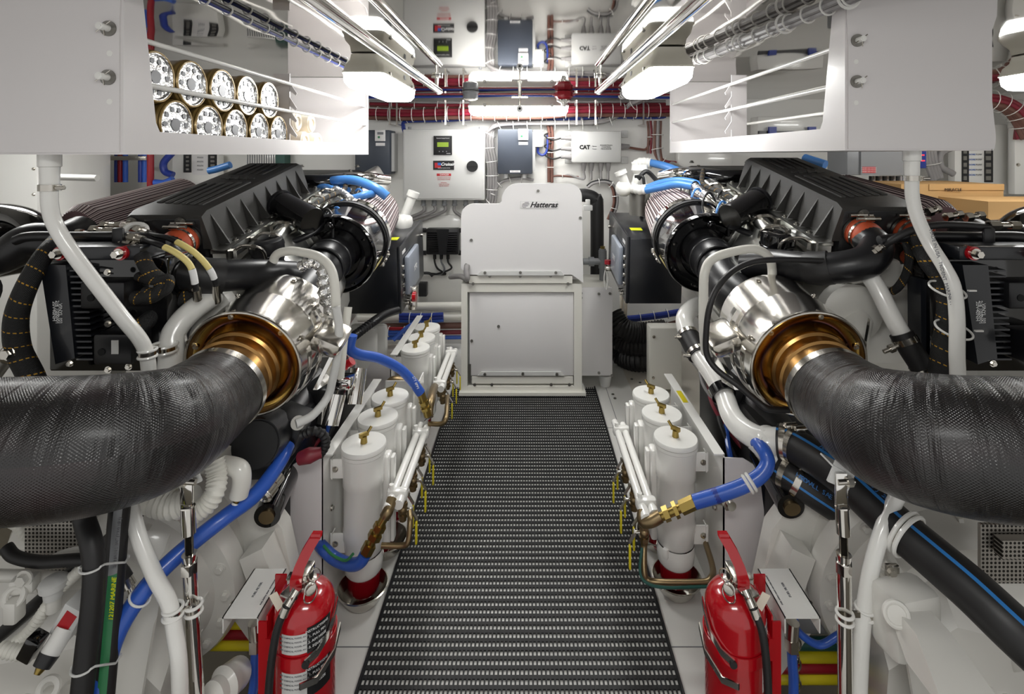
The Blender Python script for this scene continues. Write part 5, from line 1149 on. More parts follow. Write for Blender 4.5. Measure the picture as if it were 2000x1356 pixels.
    mk('lower_duct', G().tube([B0+V((s*.02, -.32, -.12)), B0+V((s*.12, -.3, -.1)), B0+V((s*.3, -.28, -.13)), B0+V((s*.5, -.25, -.2))], .07, k=24), 'black', e)
    mk('outlet_pipe', G().tube([cc-cd*.1, cc-cd*.02+V((-s*.06, 0, -.06)), cc+V((-s*.13, 0, -.09))], .03, k=18), 'silver', e)
    mk('orange_hose', G().tube([cc+V((-s*.10, .02, -.07)), cc+V((-s*.16, .02, -.065)), cc+V((-s*.22, .06, -.05))], .033, k=18), 'orange', e, label='orange rubber sleeve')
    return m
ml = riser(-1); mr = riser(1)
# cream grab loops over the shields
hose('grab_loop', pth([(530, 560, 1.63), (529, 545, 1.62), (537, 502, 1.6), (560, 491, 1.59), (585, 492, 1.58), (625, 503, 1.56), (648, 530, 1.54), (655, 575, 1.53), (657, 620, 1.53)]), .0135, 'cream', 'cream painted tube loop arching over the left exhaust shield', 'pipe', k=16, sm=8)
hose('grab_loop', pth([(1507, 560, 1.63), (1508, 525, 1.62), (1500, 500, 1.6), (1475, 487, 1.59), (1440, 490, 1.58), (1395, 504, 1.56), (1377, 530, 1.54), (1374, 580, 1.53), (1374, 640, 1.53), (1378, 690, 1.56)]), .0135, 'cream', 'cream painted tube loop arching over the right exhaust shield', 'pipe', k=16, sm=8)
hose('heater_tube', pth([(656, 600, 1.5), (662, 640, 1.5), (658, 700, 1.5), (650, 740, 1.5), (640, 775, 1.5), (610, 812, 1.45), (578, 828, 1.42)]), .012, 'light_grey', 'grey painted tube running down behind the left exhaust shield', 'pipe', k=12)
hose('coolant_tube', pth([(680, 600, 1.65), (672, 660, 1.62), (668, 700, 1.6), (664, 738, 1.6)]), .013, 'cream', 'cream tube descending beside the left shield bracket', 'pipe', k=12)
# tinfoil sleeve
hose('foil_sleeve', pth([(590, 520, 1.64), (612, 508, 1.62), (630, 520, 1.6), (634, 550, 1.58), (642, 590, 1.56), (650, 614, 1.55)]), [.016, .024, .02, .026, .018], 'foil', 'crinkled foil sleeve inside the left cream loop', 'sleeve', corr=(.03, .0035), k=10)
# control boxes beside the cabinet
def control_box(s):
    side = 'left' if s < 0 else 'right'; X0 = -.635 if s < 0 else .50; zt = .94 if s < 0 else .99; hgt = .33
    tilt = .12; M = Matrix.Rotation(tilt, 3, 'X'); c = V((X0 + s*.13, 2.78, zt - hgt/2 + .035))
    t = thing('control_box', c-Z*hgt/2, 'black engine control box with a grey side panel, %s of the white cabinet' % side, 'control box', 'pair of black control boxes')
    def Q(a, b, z): return c + M @ V((a, b, z))
    mk('box', G().box(c, (.26, .55, hgt), M=M, bev=.004), 'anthracite', t)
    mk('door', G().box(Q(-s*.137, 0, .004), (.016, .545, hgt+.01), M=M, bev=.004), 'anthracite', t)
    mk('instrument_panel', G().box(Q(-s*.158, -.08, -.0), (.026, .24, .2), M=M, bev=.010), 'bluegrey', t)
    text('SPX', .04, Q(-s*.1718, -.06, 0), M @ V((0, s, 0)), M @ Z, 'ink_white', t)
    g = G()
    for k in range(4): q = Q(-s*.146, -.235, .06-.045*k); g.cyl(q, q+V((-s*.008, 0, 0)), .012, k=14)
    for b, z in ((.2, .1), (-.2, -.14), (-.16, -.14)): q = Q(-s*.146, b, z); g.cyl(q, q+V((-s*.015, 0, 0)), .01, k=10)
    mk('switch', g, 'steel', t)
    mk('yellow_sticker', G().box(Q(-s*.065, -.1, hgt/2+.001), (.06, .05, .001), M=M), 'lime', t, label='yellow-green warning sticker')
    g = G().cyl(Q(s*.02, .15, hgt/2+.012), Q(s*.06, -.06, hgt/2+.012), .007, k=8).bolt(Q(s*.02, .15, hgt/2), UP, .009).bolt(Q(s*.06, -.06, hgt/2), UP, .009); mk('lid_stay', g, 'black', t)
    mk('name_strip', G().box(Q(-s*.146, -.2, .13), (.002, .06, .015), M=M), 'ink_white', t)
    return t
control_box(-1); control_box(1)
t = thing('shutoff_switch', P(812, 582, 2.7), 'red-knobbed switch cluster below the left control box', 'switch'); mk('knob', G().cyl(P(806, 580, 2.6), P(813, 580, 2.6), .025), 'red', t, label='red knob'); mk('contact_block', G().box(P(806, 568, 2.65), (.05, .06, .05), bev=.01).box(P(806, 595, 2.65), (.04, .05, .05), bev=.01), 'steel', t)
t = thing('shutoff_switch', P(1190, 518, 2.9), 'small red-topped switch beside the grey pipe tee', 'switch'); mk('knob', G().cyl(P(1187, 508, 2.85), P(1187, 516, 2.85), .018), 'dark_red', t); mk('contact_block', G().box(P(1190, 524, 2.85), (.05, .04, .03), bev=.008), 'steel', t)
hose('harness_conduit', pth([(676, 668, 2.0), (700, 650, 2.1), (730, 628, 2.2), (752, 614, 2.35), (775, 606, 2.5)]), .018, 'black', 'corrugated black conduit rising to the left control box', 'conduit', corr=(.016, .002))
# blue hoses over the far ends of the engines
bl = [((604, 356, 2.5), (640, 354, 2.45), (690, 352, 2.4), (730, 366, 2.35), (756, 384, 2.35)), ((600, 350, 2.6), (625, 352, 2.55), (650, 358, 2.5), (680, 372, 2.4)), ((592, 362, 2.45), (612, 362, 2.42), (640, 366, 2.4), (655, 372, 2.35)), ((672, 386, 2.3), (690, 388, 2.28), (710, 382, 2.28), (728, 378, 2.35))]
for k, q in enumerate(bl): hose('coolant_hose', pth(q), (.022, .015, .015, .018)[k], 'light_blue', ('longest pale blue hose curving over the far end of the left engine', 'dark-fitting pale blue hose behind the left engine cover', 'lowest short pale blue hose beside the left engine cover', 'short pale blue hose under the long one on the left engine')[k], 'hose', k=12)
br = [((1270, 318, 2.9), (1300, 325, 2.8), (1335, 338, 2.65), (1360, 344, 2.55)), ((1262, 368, 2.6), (1290, 358, 2.55), (1325, 353, 2.5), (1358, 358, 2.45), (1368, 368, 2.4)), ((1262, 372, 2.5), (1290, 366, 2.45), (1320, 360, 2.4), (1352, 364, 2.35))]
for k, q in enumerate(br): hose('coolant_hose', pth(q), (.022, .018, .018)[k], 'light_blue', ('upper pale blue hose reaching over the far end of the right engine', 'middle pale blue hose arching over the far end of the right engine', 'lower pale blue hose arching over the far end of the right engine')[k], 'hose', k=12)
hose('coolant_hose', pth([(1572, 309, 2.6), (1590, 315, 2.55), (1612, 322, 2.5)]), .022, 'light_blue', 'short pale blue and white hose end right of the right engine cover', 'hose')
hose('coolant_hose', pth([(408, 334, 2.6), (425, 330, 2.6), (450, 322, 2.6)]), .018, 'light_blue', 'short pale blue hose end left of the left engine cover', 'hose')
def sleeve(pts, r, lab, m_='paper', cat='pipe'): return hose('hose_sleeve', pth(pts), r, m_, lab, cat, corr=(.02, .002))
sleeve([(1240, 325, 2.95), (1252, 318, 2.93), (1272, 319, 2.9)], .03, 'white wrapped hose end at the far right engine coolant outlet', 'white')
sleeve([(1238, 368, 2.65), (1250, 371, 2.62), (1264, 369, 2.6)], .025, 'white wrapped hose end over the right air filter', 'white')
sleeve([(1358, 366, 2.35), (1382, 385, 2.25), (1402, 400, 2.15)], .022, 'crinkled foil hose sleeve beside the right filler tube', 'foil')
sleeve([(655, 372, 2.35), (670, 380, 2.3), (684, 392, 2.2)], .02, 'crinkled foil hose sleeve beside the left filler tube', 'foil')
t = thing('coolant_strainer', P(1250, 380, 2.75), 'glass-bodied coolant strainer with a cast top behind the right air filter', 'strainer')
mk('cast_top', G().lathe(P(1249, 376, 2.75), Z, [(.07, 0), (.075, .01), (.05, .03), (.04, .06), (.03, .1), (.045, .12), (.04, .15)], k=20).cyl(P(1222, 362, 2.72), P(1213, 338, 2.7), .024).cyl(P(1214, 341, 2.7), P(1211, 334, 2.7), .032).ball(P(1218, 368, 2.72), .045), 'white', t)
mk('glass_bowl', G().cyl(P(1249, 378, 2.75), P(1249, 420, 2.75), .055), 'dull_steel', t); mk('wiring', G().tube(pth([(1246, 350, 2.68), (1262, 335, 2.68), (1280, 350, 2.68), (1290, 365, 2.65)]), .012, k=8).tube(pth([(1240, 345, 2.68), (1255, 345, 2.66), (1258, 360, 2.66)]), .008, k=8), 'ink', t)
# ------------------------------------------------------------------ electronic control modules
def ecm(s):
    side = 'left' if s < 0 else 'right'; d0 = 1.33
    K = 0 if s < 0 else 1.9625
    def x_(px): return (px + (0 if s < 0 else 1802) - 1030)*d0/1000
    def Q(px, py, d=0): return V((x_(px), d0+d, 1.4+(302-py)*d0/1000))
    t = thing('engine_control_module', Q(170, 740), 'black finned engine control module with white print, %s engine' % side, 'control module', 'pair of engine control modules')
    def sl(g, p0, q0, p1, q1, da, db, bev=.003): a, b = Q(p0, q0), Q(p1, q1); return g.bb(a.x, b.x, d0+da, d0+db, b.z, a.z, bev)
    mk('back_body', sl(G(), 60, 512, 300, 742, .05, .16, .006), 'black_gloss', t)
    g = G(); g.prism([Q(78, 518, .0), Q(128, 518, .0), Q(146, 700, .0), Q(108, 712, .0)], (0, .06, 0)); mk('face_plate', g, 'anthracite', t)
    mk('top_bar', sl(G(), 85, 484, 262, 512, .02, .12, .006).box(Q(175, 500, .05), (.2, .05, .02), bev=.004), 'anthracite', t)
    g = G()
    for k in range(16): py = 528+k*11.6; sl(g, 132+k*.8, py, 166+k*.8, py+3.5, .005, .06, 0)
    mk('cooling_fin', g, 'anthracite', t)
    mk('connector_block', sl(G(), 162, 550, 248, 602, -.01, .06, .006), 'black', t); mk('connector_block', sl(G(), 193, 648, 268, 708, -.02, .06, .008), 'black', t)
    g = G(); c = Q(184, 580, -.012); g.cyl(c, c+Y*.01, .009); c = Q(211, 682, -.022); g.cyl(c, c+Y*.01, .009); mk('socket_hole', g, 'dark_slot', t)
    mk('paper_label', G().box(Q(238, 672, -.022), (.018, .002, .035)), 'light_grey', t)
    for px in (108, 228):
        c = Q(px, 497, .01); iso = mk('isolator', G().cyl(c, c+Y*.03, .018), 'red', t, label='red rubber isolator ring'); mk('isolator_bolt', G().cyl(c-Y*.006, c+Y*.002, .014).cyl(c-Y*.02, c-Y*.006, .0095, k=6), 'steel', iso)
    for i, q in enumerate(('VINYL [0]', '2/4 1000-01', '20V40NH')): text(q, .0125, Q(118.5-6*i, 612-2*i, -.001) if s < 0 else Q(118.5-6*i, 612-2*i, -.001), -Z, X, 'ink_white', t)
    g = G()
    for px, py in ((137, 710), (211, 532), (212, 632), (252, 716), (212, 722)): g.bolt(Q(px, py, 0), F, .006)
    mk('bolt', g, 'steel', t)
    mk('lifting_tab', G().box(Q(183, 472, .08), (.032, .012, .05), bev=.012), 'black', t)
    return Q
QL = ecm(-1); QR = ecm(1)
def fl(pts, flip=False): return [P(*q) for q in pts] if not flip else [V((-P(*q).x-.018, P(*q).y, P(*q).z)) for q in pts]
for s in (-1, 1):
    f = s > 0; side = 'left' if s < 0 else 'right'
    hose('bracket_frame', fl([(30, 470, 1.45), (60, 462, 1.45), (150, 462, 1.45), (260, 462, 1.45), (330, 470, 1.45)], f), .014, 'black', 'black tubular frame over the %s control module' % side, 'bracket', k=10)
    hose('coolant_pipe', fl([(-60, 520, 1.55), (10, 500, 1.5), (60, 470, 1.5), (120, 470, 1.52), (160, 452, 1.6)], f), .05, 'black', 'thick black hose behind the %s control module' % side, 'hose', k=18)
    hose('coolant_pipe', fl([(-60, 430, 1.7), (10, 424, 1.7), (60, 440, 1.65), (90, 480, 1.6)], f), .045, 'black_gloss', 'glossy black pipe outboard of the %s control module' % side, 'pipe', k=18)
    tag(mk('expansion_tank', G().lathe(fl([(95, 480, 1.6)], f)[0], Z, [(.06, -.05), (.075, -.02), (.075, .015), (.06, .03), (.02, .033)], k=32), 'silver'), 'round silver cap over the %s engine, outboard of the black frame' % side, 'tank')
    if s < 0: hose('water_pipe', fl([(330, 770, 1.37), (334, 700, 1.37), (340, 650, 1.39), (372, 610, 1.43), (420, 575, 1.5)]), .030, 'white', 'white painted water pipe beside the left control module', 'pipe', k=20)
    hose('support_strut', fl([(-20, 745, 1.3), (5, 712, 1.3), (20, 690, 1.3)], f), .016, 'dull_steel', 'dull steel strut at the outer %s side' % side, 'strut', k=12)
    tag(mk('pivot_joint', G().ball(fl([(20, 692, 1.3)], f)[0], .024).bolt(fl([(18, 690, 1.27)], f)[0], F, .012), 'steel'), 'steel pivot joint with a bolt beside the %s module harness' % side, 'joint')
# left harnesses and hydraulic hoses
hose('wire_harness', pth([(112, 468, 1.4), (85, 500, 1.34), (52, 560, 1.3), (32, 620, 1.29), (35, 680, 1.29), (58, 730, 1.29), (75, 780, 1.3)]), [.02, .022, .024, .026, .026, .03], 'braid', 'thick braided black wire harness with yellow tracer at the far left', 'harness', k=24)
hose('wire_harness', pth([(262, 650, 1.36), (290, 625, 1.38), (325, 600, 1.42), (360, 580, 1.45), (398, 565, 1.48), (410, 545, 1.5)]), .022, 'braid', 'braided harness with yellow tracer running right of the left control module', 'harness', k=20)
hose('wire_harness', pth([(276, 500, 1.36), (292, 530, 1.34), (318, 555, 1.34), (300, 578, 1.33), (262, 582, 1.33)]), .018, 'braid', 'looped braided harness right of the left module top', 'harness', k=20)
hose('wire_harness', pth([(270, 540, 1.35), (300, 548, 1.33), (330, 545, 1.34), (322, 570, 1.33), (280, 570, 1.33)]), .012, 'braid', 'thinner braided loop inside the larger one, left engine', 'harness', k=16)
for k, q in enumerate(([(250, 462, 1.42), (285, 470, 1.4), (310, 478, 1.38), (345, 495, 1.37), (372, 520, 1.37), (382, 560, 1.38), (386, 585, 1.4)], [(262, 445, 1.5), (295, 458, 1.45), (330, 466, 1.43), (375, 490, 1.42), (405, 520, 1.43), (420, 550, 1.45), (424, 590, 1.48)])):
    h = hose('hydraulic_hose', pth(q), .0075, 'ink', ('lower', 'upper')[k]+' of two thin black hydraulic hoses arching over the left engine', 'hose', 'thin hydraulic hoses on the left engine', k=12)
    p = catmull(pth(q), 6); mk('printed_sleeve', G().tube(p[14:26], .0082, k=12, sm=1), 'pale_yellow', h, label='yellowed printed band'); mk('end_fitting', G().cyl(p[0], p[5], .0105, k=10).cyl(p[-6], p[-1], .011, k=10).cyl(p[1], p[3], .014, k=6), 'steel', h)
    mk('white_tag', G().tube(p[-12:-7], .0088, k=12, sm=1), 'ink_white', h)
g = G()
for q0, q1 in (((180, 448, 1.5), (215, 452, 1.48)), ((215, 452, 1.48), (250, 462, 1.45)), ((200, 440, 1.52), (240, 440, 1.5)), ((150, 455, 1.5), (182, 458, 1.5)), ((235, 470, 1.42), (258, 478, 1.4)), ((262, 478, 1.4), (282, 486, 1.39))):
    a, b = P(*q0), P(*q1); g.cyl(a, b, .008); g.cyl(a, along(a, b, .3), .013, k=6); g.cyl(along(a, b, .7), b, .012, k=6)
several('hose_fittings', g, 'steel', 'fitting', 'cluster of steel hose fittings on top of the left engine', 'pipe fitting')
tag(mk('strap_loop', G().torus(P(265, 450, 1.48), V((.1, -1, .4)), .028, .009, sy=.7), 'white'), 'white plastic lifting loop on top of the left engine', 'loop')
# right side equivalents
hose('wire_harness', pth([(1782, 462, 1.46), (1795, 478, 1.42), (1812, 510, 1.38), (1838, 545, 1.36), (1852, 590, 1.34), (1850, 640, 1.33), (1842, 700, 1.32), (1835, 760, 1.3)]), [.018, .022, .024, .026, .028, .028], 'braid', 'thick braided black harness tied to the right drain hose', 'harness', k=24)
hose('wire_harness', pth([(1768, 468, 1.46), (1776, 500, 1.45), (1770, 535, 1.45), (1755, 560, 1.46), (1742, 570, 1.48)]), .011, 'braid', 'thin braided harness curling beside the thick one on the right', 'harness', k=16)
hose('hydraulic_hose', pth([(1630, 511, 1.5), (1560, 508, 1.5), (1500, 508, 1.5), (1460, 515, 1.5), (1425, 535, 1.48), (1400, 565, 1.46), (1386, 600, 1.45), (1380, 640, 1.45), (1380, 690, 1.45), (1400, 722, 1.43), (1440, 752, 1.4), (1480, 785, 1.38), (1500, 799, 1.37), (1540, 801, 1.38)]), .0085, 'rubber', 'thin black hose bending round the right exhaust shield', 'hose', k=14)
hose('hydraulic_hose', pth([(1725, 480, 1.45), (1745, 468, 1.43), (1780, 450, 1.42), (1830, 440, 1.42), (1880, 440, 1.42), (1930, 444, 1.42)]), .010, 'rubber', 'black hydraulic hose arching over the right engine to the module frame', 'hose', k=12)
g = G()
for q0, q1 in (((1640, 512, 1.48), (1662, 512, 1.47)), ((1662, 512, 1.47), (1690, 502, 1.46)), ((1690, 502, 1.46), (1712, 492, 1.45)), ((1709, 490, 1.45), (1728, 478, 1.45)), ((1930, 440, 1.42), (1990, 440, 1.42)), ((1885, 425, 1.5), (1920, 420, 1.5)), ((1812, 415, 1.5), (1835, 408, 1.5)), ((1846, 424, 1.5), (1878, 418, 1.5))):
    a, b = P(*q0), P(*q1); g.cyl(a, b, .008); g.cyl(a, along(a, b, .35), .0135, k=6); g.cyl(along(a, b, .7), b, .012, k=6)
several('hose_fittings', g, 'steel', 'fitting', 'cluster of steel hose fittings on top of the right engine', 'pipe fitting')
for y0, lab in (((1820, 562, 1.32), 'upper'), ((1832, 640, 1.3), 'lower')):
    c = P(*y0)+V((.04, 0, -.005)); tag(mk('cable_tie', G().torus(c, V((.15, -.45, 1)), .043, .003, k=30, sy=.8).box(c+V((.055, -.01, 0)), (.02, .006, .004)), 'white'), lab+' white cable tie holding the harness to the right drain hose', 'cable tie')
tag(mk('harness_bracket', G().prism([P(1798, 545, 1.42), P(1838, 552, 1.42), P(1862, 690, 1.42), P(1860, 740, 1.42), P(1800, 735, 1.42)], (0, .05, 0)), 'anthracite'), 'black angled bracket plate behind the thick harness on the right', 'bracket')
# white pipe with black coupler on the right
def coupler(pts, r, m_, lab, rc, i0, i1, nm='water_pipe', bands=2, ckm='rubber'):
    t = thing(nm, V(pts[0]), lab, 'pipe'); p = catmull(pts, 8); mk('pipe', G().tube(pts, r, k=24, sm=8), m_, t)
    if i1: 
        mk('coupler', G().tube(p[i0:i1], rc, k=24, sm=1), ckm, t); g = G(); g2 = G()
        for q in (i0+2, i1-3):
            ax = p[q+1]-p[q]; g.band(p[q], ax, rc+.0005, .016, .002); sd = ax.cross(Y).normalized()*(1 if s_dir > 0 else -1); c = p[q]+sd*(rc+.012)-Y*.01; g2.cyl(c-sd*.012, c+sd*.03, .006).cyl(c, c+sd*.012, .011, k=12)
        mk('hose_clamp', g, 'steel', t); mk('clamp_screw', g2, 'steel', t)
    return t
s_dir = -1
coupler(pth([(1690, 530, 1.5), (1712, 560, 1.47), (1735, 605, 1.44), (1768, 665, 1.41), (1800, 715, 1.39), (1835, 770, 1.37)]), .024, 'white', 'white pipe with a black rubber coupler beside the right control module', .030, 22, 36)
tag(mk('outlet_casting', G().lathe(P(1680, 525, 1.55), V((.2, -.4, -1)), [(.05, -.03), (.055, 0), (.05, .03), (.035, .04)], k=20).box(P(1720, 530, 1.6), (.09, .08, .09), bev=.02).box(P(1655, 545, 1.62), (.1, .08, .08), bev=.02).bolt(P(1722, 518, 1.53), V((0, -.5, 1)), .014).bolt(P(1706, 596, 1.55), F, .014), 'cast'), 'cast white thermostat housing beside the right exhaust shield', 'casting')
tag(mk('outlet_casting', G().box(P(372, 600, 1.62), (.12, .1, .12), bev=.03).lathe(P(360, 570, 1.6), V((.2, -.3, 1)), [(.05, 0), (.05, .04), (.035, .05)], k=20), 'cast'), 'cast white thermostat housing beside the left exhaust shield', 'casting')
for s in (-1, 1):
    g = G(); 
    side = 'left' if s < 0 else 'right'
    g.box((s*1.12, 1.72, .86), (.3, .25, .26), bev=.05); g.lathe((s*.98, 1.58, .92), -Y, [(.09, 0), (.09, .04), (.07, .05), (.04, .05)], k=24); g.tube([(s*1.0, 1.55, .9), (s*.95, 1.5, .86), (s*.9, 1.5, .78), (s*.88, 1.52, .65)], .04, k=18)
    tag(mk('water_pump', g, 'cast'), 'cast white pump housing between the control module and exhaust shield, %s engine' % side, 'pump')
# long white pipe and the HARDWALL hoses on the right
t = thing('raw_water_pipe', P(1345, 640, 1.9), 'long white raw-water pipe with black couplers ending in a Y under the right exhaust', 'pipe')
P1 = pth([(1380, 590, 2.1), (1352, 602, 2.02), (1337, 622, 1.95), (1342, 650, 1.9), (1362, 690, 1.82), (1392, 735, 1.73), (1415, 775, 1.66), (1428, 810, 1.6), (1450, 838, 1.55), (1485, 858, 1.5), (1520, 862, 1.47), (1545, 868, 1.45)])
mk('pipe', G().tube(P1, [.032, .032, .032, .03, .03, .032, .034, .036, .038], k=28, sm=8), 'white', t)
p = catmull(P1, 8)
mk('coupler', G().tube(p[24:34], .0365, k=28, sm=1), 'rubber', t); mk('coupler', G().band(p[46], p[47]-p[46], .034, .03, .006), 'black_gloss', t)
g = G()
for q in (25, 32): g.band(p[q], p[q+1]-p[q], .037, .014, .002); a = p[q]+V((-.036, -.02, 0)); g.cyl(a+V((-.02, 0, 0)), a+V((.005, 0, 0)), .006).cyl(a+V((-.01, 0, 0)), a, .009, k=10)
mk('hose_clamp', g, 'steel', t)
mk('y_branch', G().tube(pth([(1480, 856, 1.5), (1505, 882, 1.48), (1522, 905, 1.46), (1540, 925, 1.44)]), [.04, .038, .036, .034], k=24).ball(P(1500, 868, 1.49), .05), 'white', t)
upper = [(1520, 862, 1.46), (1545, 868, 1.44), (1590, 893, 1.38), (1650, 935, 1.3), (1710, 990, 1.24), (1765, 1040, 1.18), (1830, 1095, 1.12), (1900, 1155, 1.06), (1980, 1230, 1.0), (2080, 1320, .95)]
lower = [(1522, 916, 1.45), (1550, 934, 1.42), (1598, 966, 1.39), (1660, 1004, 1.37), (1720, 1030, 1.34), (1790, 1080, 1.32), (1860, 1120, 1.3), (1950, 1190, 1.28)]
h = hose('suction_hose', pth(upper), .046, 'hardwall', 'upper thick black wire-reinforced hose with a blue stripe crossing the lower right', 'hose', k=28)
h2 = hose('suction_hose', pth(lower), .041, 'hardwall_low', 'lower thick black wire-reinforced hose lettered in blue, under the upper one', 'hose', k=28)
def on_hose(s, size, pts, r, i, j, m_, par, off):
    """lettering laid along the near side of a hose"""
    p = catmull(pth(pts), 6); n = len(s); a, b = i, j
    w = W0[par.name]
    for k, ch in enumerate(s):
        if ch == ' ': continue
        f = a + (b-a)*k/(n-1); q = int(f); c = p[q].lerp(p[q+1], f-q); tn = (p[min(q+2, len(p)-1)]-p[q]).normalized(); vw = (V((0, 0, CAM_Z))-c); up = vw.cross(tn).normalized()*-1
        if up.z < 0: up = -up
        out = tn.cross(up).normalized(); out = out if out.dot(vw) > 0 else -out
        d = (out*math.cos(off) + up*math.sin(off)).normalized(); u2 = (up*math.cos(off) - out*math.sin(off)).normalized()
        text(ch, size, c + d*(r+.0012), tn, u2, m_, par)
on_hose('HARDWALL SAE J 2006 2B', .0165, lower, .041, 6.5, 18.5, 'light_blue', h2, .28)
on_hose('HARDWALL SAE J 2006', .015, upper, .046, 14, 27, 'light_blue', h, .75)
g = G(); g2 = G()
for pts, r, idx in ((upper, .0465, (3, 7)), (lower, .0405, (3, 7))):
    p = catmull(pth(pts), 6)
    for q in idx: ax = p[q+1]-p[q]; g.band(p[q], ax, r, .016, .002); g.cyl(p[q]+V((.0, -.01, r+.004)), p[q]+V((.03, -.01, r+.008)), .008); g.box(p[q]+V((.01, -.008, r+.004)), (.025, .02, .012), bev=.002)
several('hose_clamps', g, 'steel', 'clamp', 'steel worm-drive clamps joining the black hoses to the white Y pipe', 'hose clamp')
p = catmull(pth(upper), 6); t = thing('hose_hanger', p[30], 'white-edged band clamp around the upper thick black hose at lower right', 'clamp')
mk('rubber_edge', G().torus(p[30], p[31]-p[30], .051, .005, k=40).torus(p[31], p[31]-p[30], .051, .005, k=40), 'white', t); mk('band', G().band(p[30].lerp(p[31], .5), p[31]-p[30], .0475, .02, .003, k=40), 'steel', t)
mk('hanger_bolt', G().box(P(1742, 1115, 1.16), (.03, .012, .03), bev=.004).bolt(P(1740, 1117, 1.15), F, .008), 'steel', t)
# exhaust support rods
def rod(px, pt, d, s, lab):
    t = thing('support_rod', P(px, 1400, d), lab, 'support rod', 'polished exhaust support rods'); top = P(pt[0], pt[1], d)
    B = P(px+s*16, 1500, d-.02) if False else P(pt[2], 1420, d)
    A = P(px, 1110, d); ax = (B-A).normalized()
    mk('tube', G().cyl(P(px, 1108, d), B, .0148, k=28), 'chrome', t)
    mk('lock_nut', G().cyl(P(px, 1098, d), P(px, 1118, d), .0175, k=6).cyl(P(px, 1082, d), P(px, 1098, d), .0155, .013, k=20), 'chrome', t)
    n = G(); a, b = P(px-1, 1040, d), P(px, 1085, d); k = 26
    for i in range(k): n.cyl(along(a, b, i/k), along(a, b, (i+.6)/k), .0088, .0075, k=14)
    mk('threaded_shank', n, 'steel', t)
    mk('clevis', G().cyl(P(px-3, 990, d), P(px-1, 1042, d), .0145, k=24).box(P(px-5, 972, d), (.022, .018, .05), bev=.003).box(P(px-5, 955, d-.008), (.026, .005, .07), bev=.002), 'chrome', t)
    mk('clevis_bolt', G().cyl(P(px-s*-20, 940, d-.01), P(px-s*12, 942, d-.01), .0065).cyl(P(px-s*-16, 940, d-.01), P(px-s*-6, 941, d-.01), .0115, k=6), 'steel', t)
    g = G(); q = P(px-4, 928, d); g.box(q, (.05, .006, .05), ry=s*.4); g.box(q+V((0, .02, .01)), (.05, .05, .004), ry=s*.5); mk('hanger_plate', g, 'light_grey', t)
    return t
rod(370, (365, 935, 388), 1.14, -1, 'polished steel support rod standing under the left exhaust hose')
rod(1648, (1648, 935, 1652), 1.14, 1, 'polished steel support rod standing under the right exhaust hose')
def pclip(c1, c2, lab, r1, r2):
    t = thing('twin_clip', c1, lab, 'clip'); mk('cushion', G().torus(c1+Z*.008, Z, r1, .0035).torus(c1-Z*.008, Z, r1, .0035).torus(c2+Z*.008, Z, r2, .0035).torus(c2-Z*.008, Z, r2, .0035), 'white', t)
    mk('metal_band', G().band(c1, Z, r1-.002, .01).band(c2, Z, r2-.002, .01).box((c1+c2)/2, (.02, .006, .012)), 'steel', t)
pclip(P(338, 1195, 1.1), P(378, 1188, 1.125), 'cushioned clip tying the left drain hose to the support rod', .018, .016)
pclip(P(1690, 1195, 1.15), P(1650, 1205, 1.13), 'cushioned clip tying the right drain hose to the support rod', .0185, .016)
pclip(P(288, 690, 1.22), P(320, 680, 1.34), 'cushioned clip tying the left drain hose to the white pipe', .018, .03)
# hoses at the lower left
hose('blue_hose', pth([(180, 1400, 1.03), (198, 1330, 1.05), (225, 1245, 1.08), (262, 1180, 1.11), (310, 1120, 1.15), (370, 1065, 1.2), (440, 1010, 1.25), (500, 965, 1.32), (545, 905, 1.4), (562, 870, 1.45)]), .019, 'blue', 'long thick blue hose sweeping up from the lower left corner', k=18)
tag(mk('cable_tie', G().torus(P(273, 1168, 1.115), V((.5, .1, .8)), .021, .0025, k=24), 'white'), 'white cable tie around the thick blue hose at lower left', 'cable tie')
hose('rubber_hose', pth([(160, 985, 1.08), (166, 1020, 1.07), (178, 1060, 1.05), (184, 1110, 1.04), (180, 1180, 1.03), (170, 1260, 1.02), (155, 1400, 1.0)]), .019, 'rubber', 'black rubber hose dropping from under the left exhaust hose', k=18)
h = hose('suction_hose', pth([(238, 960, 1.13), (232, 1010, 1.12), (224, 1110, 1.1), (216, 1200, 1.08), (208, 1290, 1.06), (198, 1400, 1.04)]), .020, 'rubber', 'black suction hose with a green printed stripe beside the black rubber hose', k=18)
p = catmull(pth([(238, 960, 1.13), (232, 1010, 1.12), (224, 1110, 1.1), (216, 1200, 1.08), (208, 1290, 1.06), (198, 1400, 1.04)]), 6)
g = G(); rs = []
for i, q in enumerate(p):
    rs.append([q + V((math.cos(a)*.0212, math.sin(a)*.0212, 0)) for a in (-1.45, -1.2, -.95, -.7)] + [q + V((math.cos(a)*.0196, math.sin(a)*.0196, 0)) for a in (-.7, -.95, -1.2, -1.45)])
g.rings(rs[:13]); mk('print_stripe', g, 'grey_plastic', h, label='grey upper print stripe'); g = G(); g.rings(rs[12:]); mk('print_stripe', g, 'green', h, label='green lower stripe')
text('24 LUCAS 3/4" (19.0 MM)', .010, P(229, 1060, 1.08), V((.1, 0, 1)), V((-1, 0, .1)), 'ink_grey', h); text('121207 MARINE', .013, P(220, 1170, 1.055), V((.08, 0, 1)), V((-1, 0, .1)), 'lime', h)
